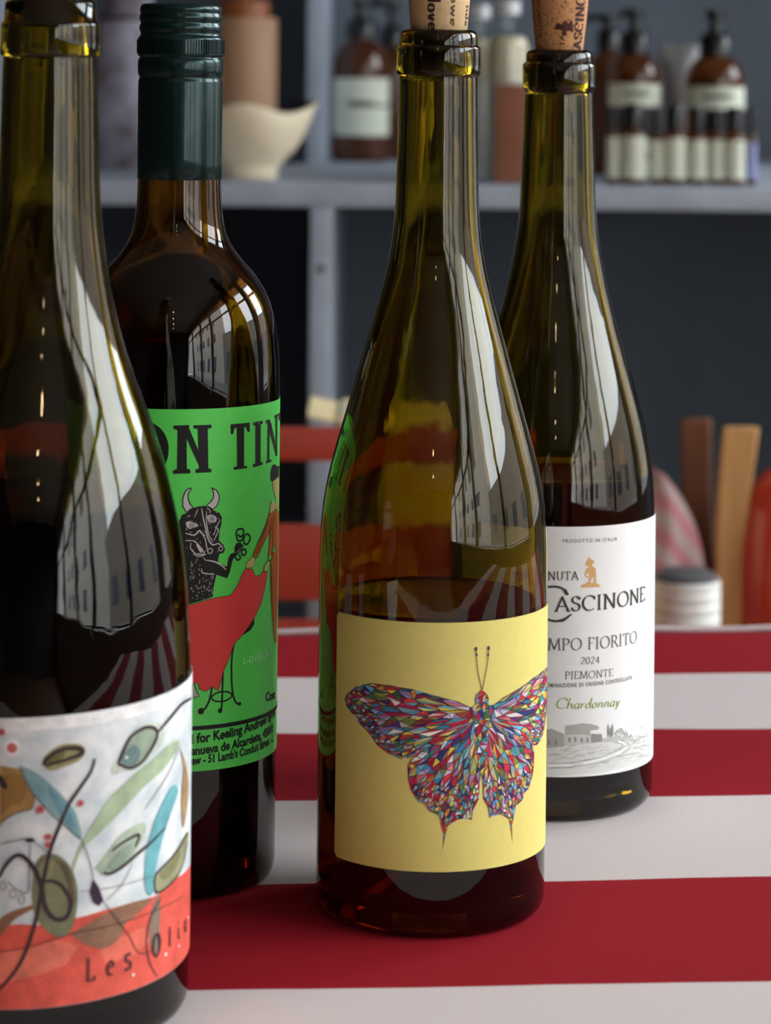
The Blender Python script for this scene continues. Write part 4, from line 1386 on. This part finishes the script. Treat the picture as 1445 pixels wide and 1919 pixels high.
for q in ([(1038, 55), (1044, 42), (1052, 46), (1058, 38), (1066, 44), (1072, 36), (1076, 60), (1066, 58), (1058, 60), (1050, 56)], [(1052, 60), (1062, 58), (1064, 66), (1054, 66)]):
    pe.poly(q, (74, 36, 26), 1)
for i, v in enumerate(pe.V):
    r = rf4(v.z) + .0001; l = math.hypot(v.x, v.y); pe.V[i] = Vector((v.x / l * r, v.y / l * r, v.z))
pe.build('emblem_print', ck4)

# ------------------------------------------------------------------ red ladder-back chair behind the table
CY = 1.9
xl, xr = PX(-90, CY), PX(940, CY)
ch = tag(empty('ladder_back_chair', ((xl + xr) / 2, CY, 0)), 'red painted ladder-back chair tucked behind the far table edge', 'chair')
hw = (xr - xl) / 2
for sx in (-1, 1):
    tube('back_post', [(sx * hw, .035, 0), (sx * hw, .0, .44), (sx * hw, .0, .62), (sx * hw, .0, PZ(806, CY))], [.016, .017, .016, .015], M['chair_red'], ch)
    tube('leg', [(sx * (hw - .005), -.40, 0), (sx * (hw - .005), -.39, .43)], [.014, .017], M['chair_red'], ch)
    tube('stretcher', [(sx * (hw - .004), -.395, .2), (sx * hw, .015, .2)], .009, M['chair_red'], ch)
tube('stretcher', [(-hw, -.396, .26), (hw, -.396, .26)], .009, M['chair_red'], ch)
for (ya, yb2, th) in ((803, 863, .02), (985, 1125, .014), (1163, 1290, .014)):
    z1, z0 = PZ(ya, CY), PZ(yb2, CY)
    box('slat', -hw + .008, hw - .008, -th / 2, th / 2, z0, z1, M['chair_red'], ch, bev=.004)
box('seat', -hw - .01, hw + .01, -.42, -.005, .43, .455, M['chair_red'], ch, bev=.008)

# ------------------------------------------------------------------ low bench with things on it
BZ = 0.56
bench = tag(empty('bench', (.4, 2.16, 0)), 'low wooden bench behind the red chair carrying the box and tins', 'bench')
for k_ in range(3): box('plank', -.62, .6, -.16 + .108 * k_, -.16 + .108 * k_ + .101, BZ - .03, BZ, M['bench_wood'], bench, bev=.003)
for sx in (-.54, .52):
    for sy in (-.12, .12):
        box('leg', sx - .02, sx + .02, sy - .02, sy + .02, 0, BZ - .03, M['bench_wood'], bench, bev=.003)

BXD = 2.06
bx0, bx1 = PX(640, BXD), PX(890, BXD)
cb = tag(empty('cardboard_box', ((bx0 + bx1) / 2, BXD + .07, BZ)), 'tan cardboard box on the bench seen through the butterfly bottle', 'box')
hwb = (bx1 - bx0) / 2; hb = PZ(787, BXD) - BZ
box('box_body', -hwb, hwb, -.07, .07, 0, hb - .004, M['kraft'], cb, bev=.002)
for sy in (-1, 1): box('flap', -hwb + .001, hwb - .001, min(sy * .0015, sy * .069), max(sy * .0015, sy * .069), hb - .0035, hb - .001, M['kraft'], cb)
box('flap', -.024, 0, -.06, .06, -.0012, .0012, M['kraft'], cb, tf=Matrix.Translation((-hwb - .0005, 0, hb - .004)) @ Matrix.Rotation(radians(12), 4, 'Y'))
box('packing_tape', -hwb * .98, hwb * .98, -.02, .02, hb - .001, hb - .0006, M['label_cream'], cb)

# white tin with dark recessed lid
TD = 2.02
tx = (PX(1237, TD) + PX(1370, TD)) / 2; tr_ = (PX(1370, TD) - PX(1237, TD)) / 2; th_ = PZ(1093, TD) - BZ
tin = tag(empty('tin', (tx, TD + .03, BZ)), 'small white tin with a dark lid beyond the far table edge', 'tin')
pf = [(0, 0), (tr_ - .001, 0), (tr_, .001)]
for i in range(1, 8):
    z = th_ * .3 + th_ * .09 * i
    pf += [(tr_, z - .0012), (tr_ - .0008, z), (tr_, z + .0012)]
pf += [(tr_, th_ - .002), (tr_ - .0006, th_), (tr_ - .002, th_), (tr_ - .0025, th_ - .003), (0, th_ - .003)]
V, Fc = lathe(pf, 48); mesh_obj('tin_body', V, Fc, M['tin_white'], tin, auto=50)
V, Fc = lathe([(tr_ - .0028, th_ - .0028), (tr_ - .003, th_ + .004), (tr_ * .6, th_ + .0075), (0, th_ + .008)], 48); mesh_obj('lid', V, Fc, M['tin_dark'], tin, auto=50)

# crumpled pink striped towel
TW = 2.2
V, Fc = [], []
nu, nv = 48, 26
cx0, cx1 = PX(1150, TW), PX(1345, TW)
cxm, hz = (cx0 + cx1) / 2, PZ(893, TW) - BZ
rw = (cx1 - cx0) / 2
for i in range(nv + 1):
    t = i / nv
    for j in range(nu):
        a = 2 * pi * j / nu
        rr = (1 - t ** 2.2) ** .5 if t < 1 else 0
        f = 1 + .10 * sin(3 * a + 4 * t) + .06 * sin(7 * a - 5 * t + 1)
        V.append((rw * rr * f * cos(a) - t * .006, .045 * rr * f * sin(a), hz * t * (1 - .05 * sin(2 * a))))
for i in range(nv):
    for j in range(nu):
        k2 = (j + 1) % nu
        Fc.append((i * nu + j, i * nu + k2, (i + 1) * nu + k2, (i + 1) * nu + j))
tw = mesh_obj('tea_towel', V, Fc, M['towel_stripe'])
tw.location = (cxm, TW + .02, BZ)
tag(tw, 'crumpled pink and grey striped towel beside the wooden boards', 'towel')


def board(name, pts_top, pts_bot, D, mat, label, thk=.012):
    """thin wooden board, outline given by two photo rows, standing on the bench"""
    (xa, xb, ya), (xc, xd, yc) = pts_top, pts_bot
    t0, t1, q0, q1 = P(xa, ya, D), P(xb, ya, D), P(xc, yc, D), P(xd, yc, D)
    s_ = (q0.z - BZ) / (t0.z - q0.z)
    base0 = q0 + (q0 - t0) * s_; base1 = q1 + (q1 - t1) * s_
    o = base0 * .5 + base1 * .5; o.z = BZ
    n = 10
    V, Fc = [], []
    for i in range(n + 1):
        t = i / n
        a = base0.lerp(t0, t); b = base1.lerp(t1, t)
        bow = .006 * sin(t * pi)
        for dy in (-thk / 2, thk / 2):
            for p, sg in ((a, -1), (b, 1)):
                V.append(Vector((p.x - o.x - bow, dy, p.z - BZ)))
    for i in range(n):
        a, b = i * 4, (i + 1) * 4
        Fc += [(a, a + 1, b + 1, b), (a + 3, a + 2, b + 2, b + 3), (a + 2, a, b, b + 2), (a + 1, a + 3, b + 3, b + 1)]
    Fc += [(1, 0, 2, 3), (n * 4, n * 4 + 1, n * 4 + 3, n * 4 + 2)]
    ob = mesh_obj(name, V, Fc, mat, auto=40)
    ob.location = (o.x, D, BZ)
    md = ob.modifiers.new('b', 'BEVEL'); md.width = .002; md.segments = 2
    return tag(ob, label, 'board')


board('wooden_board', (1276, 1333, 784), (1312, 1362, 1180), 2.30, M['wood_dark'], 'dark brown wooden board leaning behind the white tin')
board('wooden_board', (1355, 1422, 800), (1352, 1404, 1180), 2.22, M['wood_tan'], 'light tan wooden board standing beside the red enamel canister')
# red enamel canister
RD = 2.2
rx = PX(1488, RD); rr_ = PX(1488, RD) - PX(1397, RD); rh = PZ(878, RD) - BZ
cn = tag(empty('enamel_canister', (rx, RD + .03, BZ)), 'glossy red enamel canister with rounded shoulders on the bench', 'canister')
pf = [(0, 0), (rr_ - .002, 0), (rr_, .002), (rr_, rh * .5)]
for i in range(1, 10):
    a = i / 9 * pi / 2
    pf.append((rr_ * .18 + rr_ * .82 * cos(a), rh * .5 + rh * .5 * sin(a)))
pf.append((0, rh))
V, Fc = lathe(pf, 56); mesh_obj('canister_body', V, Fc, M['red_enamel'], cn, auto=50)
V, Fc = lathe([(0, rh - .002), (.006, rh - .001), (.005, rh + .006), (.009, rh + .011), (.007, rh + .018), (0, rh + .02)], 24); mesh_obj('knob', V, Fc, M['black_plastic'], cn)

# ------------------------------------------------------------------ shelf unit
SD = 2.5
SBK = 3.33
HY_ = 3.0                                  # front of the upper hutch
shelf = tag(empty('shelf_unit', (0, SD, 0)), 'blue-grey painted plywood shelving unit along the back wall', 'shelving')
zt_, zb2 = PZ(345, SD), PZ(389, SD)
ZS = zt_ + 0.0006                          # things stand here


def sbox(name, x0, x1, z0, z1, y0=0.0, y1=None, mat='shelf_paint', bev=.0015):
    return box(name, x0, x1, y0, (SBK - SD) if y1 is None else y1, z0, z1, M[mat], shelf, bev)


sbox('shelf_board', -.86, .86, zb2, zt_)
sbox('shelf_board', -.86, .86, .478, .50)
sbox('shelf_board', -.86, .86, .04, .062)
sbox('shelf_board', -.86, .86, 1.44, 1.462, y0=HY_ - SD)
d0, d1 = PX(575, HY_), PX(611, HY_)
sbox('divider', d0, d1, zt_, 1.44, y0=HY_ - SD)
e0, e1 = PX(585, SD), PX(627, SD)
sbox('divider', e0, e1, .50, zb2)
sbox('divider', e0, e1, .062, .478)
sbox('divider', PX(-32, HY_), PX(4, HY_), zt_, 1.44, y0=HY_ - SD)
for sx in (-.88, .86):
    sbox('side_panel', sx, sx + .02, 0, zt_)
    sbox('side_panel', sx, sx + .02, zt_, 1.462, y0=HY_ - SD)
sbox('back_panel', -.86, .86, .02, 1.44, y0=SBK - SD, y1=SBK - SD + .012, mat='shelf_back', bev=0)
V, Fc = lathe([(0, 0), (.0035, 0), (.0035, .0008), (0, .001)], 12)
nl = mesh_obj('screw', V, Fc, M['shelf_nail'], shelf); nl.rotation_euler = (pi / 2, 0, 0); nl.location = (PX(606, SD), 0.0, PZ(505, SD))


def shelf_label(parent, r, z0, z1, a0, a1, mat, name='label', off=.0004):
    V, Fc = [], []
    n = 24
    for i in range(n + 1):
        a = radians(a0 + (a1 - a0) * i / n)
        for rr in (r + off, r + off * .3):
            for z in (z0, z1): V.append((rr * sin(a), -rr * cos(a), z))
    for i in range(n):
        a, b = i * 4, (i + 1) * 4
        Fc += [(a, b, b + 1, a + 1), (a + 3, b + 3, b + 2, a + 2), (a + 1, b + 1, b + 3, a + 3), (a + 2, b + 2, b, a)]
    return mesh_obj(name, V, Fc, mat, parent, auto=60)


def pump_bottle(x, D, rpx, ysh, ycol, ytop, label, lab_rows, bands=(), nozzle=35, split=None):
    """amber bottle with a black pump; rows are photo rows"""
    k = D / F
    r = rpx * k
    o = tag(empty('pump_bottle', (PX(x, D), D, ZS)), label, 'pump bottle', 'amber pump bottles on the shelf')
    h = lambda y: PZ(y, D) - ZS
    hs, hc = h(ysh), h(ycol)
    pf = [(0, .001), (r * .9, 0), (r * .98, .003), (r, .008), (r, hs)]
    rc = r * .36
    for i in range(1, 9):
        a = i / 8 * pi / 2
        pf.append((rc + (r - rc) * cos(a), hs + (hc - hs) * .82 * sin(a)))
    pf += [(rc, hc), (0, hc)]
    V, Fc = lathe(pf, 48); mesh_obj('bottle_body', V, Fc, M['amber_glass'], o, auto=60)
    rk = rc * 1.5
    V, Fc = lathe([(rk * .5, hc - .006), (rk, hc - .006), (rk, hc + .012), (rk * .8, hc + .016), (rk * .45, hc + .018), (rk * .4, hc + .022), (rk * .4, h(ytop)), (rk * .62, h(ytop) + .001), (rk * .62, h(ytop) + .009), (0, h(ytop) + .010)], 28)
    pm_ = mesh_obj('pump', V, Fc, M['black_plastic'], o, auto=50)
    zt2 = h(ytop) + .006
    V, Fc = tube_geo([(0, 0, zt2), (nozzle * k * .6, -.002, zt2), (nozzle * k, -.003, zt2 - .004)], [.0042, .0038, .0034], 10)
    mesh_obj('nozzle', V, Fc, M['black_plastic'], pm_, auto=50)
    for (y0, y1) in lab_rows:
        lb = shelf_label(o, r, h(y1), h(y0), -78, 80, M['label_cream'])
        zc = h(y0) - (h(y0) - h(y1)) * .42
        for q in range(6):
            if y1 - y0 < 30: break
            shelf_label(lb, r, zc - .0022, zc + .0022, -28 + q * 10, -21 + q * 10, M['label_ink'], 'lettering', .0008)
    for (y0, y1, a0, a1) in bands:
        shelf_label(o, r, h(y1), h(y0), a0, a1, M['label_ink'], 'label_band', .0009)
    return o


SB = SD + .07
pump_bottle(676, 3.1, 54, 140, 62, 14, 'amber pump bottle with a tall pale label next to the shelf divider', [(147, 254)], bands=[(195, 200, -20, 78)], nozzle=60)
pump_bottle(735, 3.2, 46, 150, 75, 16, 'dark amber pump bottle half hidden behind the butterfly bottle neck', [], nozzle=-70)
pump_bottle(1189, 2.62, 50, 145, 86, 30, 'amber pump bottle nearest the brown cork with a narrow pale label', [(152, 194), (255, 330)], bands=[(198, 246, -78, 80)], nozzle=-30)
pump_bottle(1340, 2.62, 55, 150, 88, 30, 'amber pump bottle with pale label at the far right of the shelf', [(156, 198), (262, 330)], bands=[(200, 240, -60, 60)], nozzle=-10)
pump_bottle(1140, 2.76, 42, 150, 80, 40, 'shadowed amber pump bottle at the back beside the chardonnay neck', [], nozzle=-60)


def vial(x, D, rpx, ytop, ylab, label, mat_lab='label_cream'):
    k = D / F
    r = rpx * k
    o = tag(empty('dropper_vial', (PX(x, D), D, ZS)), label, 'vial', 'small labelled vials on the shelf')
    h = lambda y: PZ(y, D) - ZS
    hl_ = h(ylab)
    V, Fc = lathe([(0, .0005), (r * .9, 0), (r, .002), (r, hl_ + .002), (r * .9, hl_ + .006), (r * .6, hl_ + .008), (r * .6, hl_ + .012), (0, hl_ + .012)], 32)
    mesh_obj('vial_body', V, Fc, M['amber_glass'], o, auto=50)
    shelf_label(o, r, .006, hl_, -85, 85, M[mat_lab])
    V, Fc = lathe([(0, hl_ + .007), (r * .72, hl_ + .007), (r * .74, h(ytop) - .002), (r * .66, h(ytop)), (0, h(ytop))], 28)
    mesh_obj('cap', V, Fc, M['black_plastic'], o, auto=50)


VD = 2.535
vial(1150, VD, 11, 195, 252, 'slim vial at the near end of the vial row by the cork')
vial(1188, VD, 24, 190, 250, 'broad vial in front of the narrow labelled pump bottle')
vial(1232, VD, 13, 200, 258, 'slim pale vial between the two front pump bottles')
vial(1266, VD, 21, 192, 252, 'cream labelled vial below the grey metal tube')
vial(1308, VD, 17, 196, 256, 'grey green labelled vial in front of the last pump bottle')
vial(1344, VD, 14, 198, 256, 'narrow vial between grey green and broad cream vials')
vial(1378, VD, 20, 194, 256, 'broad cream vial before the lilac vial')
vial(1410, VD, 9, 190, 260, 'slim vial with lilac label at the end of the row', 'label_blue')

# grey metal tube standing on its cap
GD = 2.7
k = GD / F
tb = tag(empty('squeeze_tube', (PX(1272, GD), GD, ZS)), 'grey metal squeeze tube standing crimp-up between pump bottles', 'tube')
h = lambda y: PZ(y, GD) - ZS
V, Fc = [], []
N = 32
lv = [(20, 20, .02), (24, 22, .03), (27, 20, h(200)), (33, 9, h(120)), (38, 2.0, h(95)), (38, 1.8, h(78))]
for (ax_, by_, z) in lv:
    for j in range(N):
        a = 2 * pi * j / N
        V.append((ax_ * k * cos(a), by_ * k * sin(a), z))
for i in range(len(lv) - 1):
    for j in range(N):
        q = (j + 1) % N
        Fc.append((i * N + j, i * N + q, (i + 1) * N + q, (i + 1) * N + j))
Fc.append(tuple((len(lv) - 1) * N + j for j in range(N)))
mesh_obj('tube_body', V, Fc, M['tube_metal'], tb, auto=50)
V, Fc = lathe([(0, 0), (21 * k, 0), (21 * k, .021), (0, .021)], 32); mesh_obj('cap', V, Fc, M['black_plastic'], tb, auto=50)


def salt_bottle(x, D, rpx, ysh, ynk, ytop, label, ysplit):
    k = D / F; r = rpx * k
    o = tag(empty('glass_bottle', (PX(x, D), D, ZS)), label, 'bottle', 'clear bottles of bath salts')
    h = lambda y: PZ(y, D) - ZS
    hs, hn = h(ysh), h(ynk)
    pf = [(0, .001), (r * .92, 0), (r, .004), (r, hs)]
    rn = r * .42
    for i in range(1, 9):
        a = i / 8 * pi / 2
        pf.append((rn + (r - rn) * cos(a), hs + (hn - hs) * .7 * sin(a)))
    pf += [(rn, hn), (rn, h(ytop + 26)), (0, h(ytop + 26))]
    V, Fc = lathe(pf, 40); mesh_obj('bottle_body', V, Fc, M['clear_glass'], o, auto=60)
    ri = r * .93
    V, Fc = lathe([(0, .003), (ri, .003), (ri, h(ysplit)), (0, h(ysplit))], 36); mesh_obj('salts', V, Fc, M['salts'], o, auto=60)
    V, Fc = lathe([(0, h(ysplit) + .0005), (ri, h(ysplit) + .0005), (ri, hs), (ri * .8, hs + (hn - hs) * .45), (0, hs + (hn - hs) * .5)], 36); mesh_obj('salts', V, Fc, M['salts_tan'], o, auto=60)
    rc = rn * 1.3
    V, Fc = lathe([(0, h(ytop + 25)), (rc, h(ytop + 25)), (rc, h(ytop + 3)), (rc * .92, h(ytop)), (0, h(ytop))], 32); mesh_obj('cap', V, Fc, M['white_cap'], o, auto=50)


salt_bottle(951, 2.60, 42, 85, 45, 0, 'clear bottle of pale bath salts with white cap beside copper carton', 150)
salt_bottle(898, 2.66, 36, 90, 50, 8, 'clear salts bottle with white cap right behind the butterfly bottle', 150)
# copper-brown carton
KD = 2.53
ca = tag(empty('carton', ((PX(930, KD) + PX(1003, KD)) / 2, KD + .02, ZS)), 'copper brown carton in front of the bath salts', 'carton')
chw = (PX(1003, KD) - PX(930, KD)) / 2; chh = PZ(156, KD) - ZS
box('carton_body', -chw, chw, -.018, .018, 0, chh, M['carton_copper'], ca, bev=.0012)
box('tuck_flap', -chw + .001, chw - .001, -.0172, .015, chh, chh + .0006, M['carton_copper'], ca)

# cream pouring bowl with a spout
BD = 2.57
k = BD / F
bo = tag(empty('pouring_bowl', (PX(470, BD), BD, ZS)), 'cream ceramic pouring bowl with a spout on the shelf', 'bowl')
h = lambda y: PZ(y, BD) - ZS
nu, V, Fc = 56, [], []
rows_ = [(50, 345), (53, 336), (52, 324), (66, 308), (84, 288), (94, 264), (98, 240), (97, 222), (95, 212), (91, 212), (89, 224), (84, 245), (66, 275), (30, 296)]
hz_ = [h(y) - h(345) for _, y in rows_]
for i, (r, y) in enumerate(rows_):
    for j in range(nu):
        a = 2 * pi * j / nu
        up = max(0, (i if i <= 8 else 8 - (i - 9) * 1.2)) / 8
        sp = max(0, cos(a)) ** 10 * up ** 2.5
        wav = .0045 * up * sin(3 * a + .4)
        rr = r * k * (1 + .34 * sp)
        yy = rr * sin(a) * (1 - .15 * sp) * .8
        V.append((rr * cos(a), yy, hz_[i] + wav + .004 * sp))
for i in range(len(rows_) - 1):
    for j in range(nu):
        q = (j + 1) % nu
        Fc.append((i * nu + j, i * nu + q, (i + 1) * nu + q, (i + 1) * nu + j))
fm = [0 if f[0] // nu < 9 else 1 for f in Fc]
Fc.append(tuple(range(nu))[::-1]); fm.append(0)
Fc.append(tuple((len(rows_) - 1) * nu + j for j in range(nu))); fm.append(1)
bw = mesh_obj('bowl_body', V, Fc, None, bo, mats=[M['ceramic_cream'], M['ceramic_dark']], fmats=fm)

# tall tan canister with brown lid
AD = 2.84
k = AD / F
an = tag(empty('canister', (PX(455, AD), AD, ZS)), 'tall tan wooden canister with a brown lid behind the bowl', 'canister')
h = lambda y: PZ(y, AD) - ZS
V, Fc = lathe([(0, 0), (62 * k, 0), (64 * k, .002), (64 * k, h(38)), (62 * k, h(36)), (0, h(36))], 56); mesh_obj('canister_body', V, Fc, M['canister_tan'], an, auto=50)
ld = lathe([(0, h(36)), (50 * k, h(36)), (50 * k, h(10)), (46 * k, h(4)), (0, h(2))], 48); ldo = mesh_obj('lid', ld[0], ld[1], M['lid_brown'], an, auto=50)
V, Fc = lathe([(0, h(4)), (10 * k, h(4)), (8 * k, h(-10)), (14 * k, h(-20)), (10 * k, h(-34)), (0, h(-36))], 24); mesh_obj('knob', V, Fc, M['lid_brown'], ldo, auto=60)
# mottled stoneware jar
JD = 2.8
k = JD / F
jr = tag(empty('stoneware_jar', (PX(235, JD), JD, ZS)), 'mottled lavender grey stoneware jar between the two dark bottle necks', 'jar')
h = lambda y: PZ(y, JD) - ZS
V, Fc = lathe([(0, 0), (62 * k, 0), (74 * k, h(320)), (86 * k, h(240)), (84 * k, h(150)), (70 * k, h(80)), (52 * k, h(40)), (50 * k, h(10)), (58 * k, h(-16)), (54 * k, h(-18)), (46 * k, h(10)), (46 * k, h(40)), (0, h(60))], 56); mesh_obj('jar_body', V, Fc, M['stoneware'], jr, auto=60)
V, Fc = lathe([(53 * k, h(44)), (56 * k, h(41)), (56 * k, h(36)), (52 * k, h(33))], 40); mesh_obj('collar', V, Fc, M['ceramic_dark'], jr)

# ------------------------------------------------------------------ hanging bulbs behind the viewer (their glints show on the glass)
for i, (x, y, z) in enumerate(((-.15, -1.6, 2.25), (-.12, -1.1, 2.3), (-.14, -2.1, 2.2), (-.13, -2.6, 2.15))):
    lm = tag(empty('pendant_bulb', (x, y, z)), ('small warm bulb hanging from a dark cord, second in the row', 'small warm bulb on the shortest cord, first in the row above the viewer', 'small warm bulb hanging from a dark cord, third in the row', 'small warm bulb on the longest cord, last in the row')[i], 'lamp', 'row of hanging bulbs')
    V, Fc = lathe([(0, -.03), (.015, -.026), (.022, -.012), (.02, .004), (.011, .02), (.0, .022)], 24); mesh_obj('bulb', V, Fc, M['warm_bulb'], lm)
    V, Fc = lathe([(0, .012), (.013, .014), (.013, .045), (.005, .05), (0, .05)], 20); mesh_obj('socket', V, Fc, M['black_plastic'], lm, auto=50)
    tube('cord', [(0, 0, .05), (0, 0, ZC - z)], .003, M['black_plastic'], lm, 8)
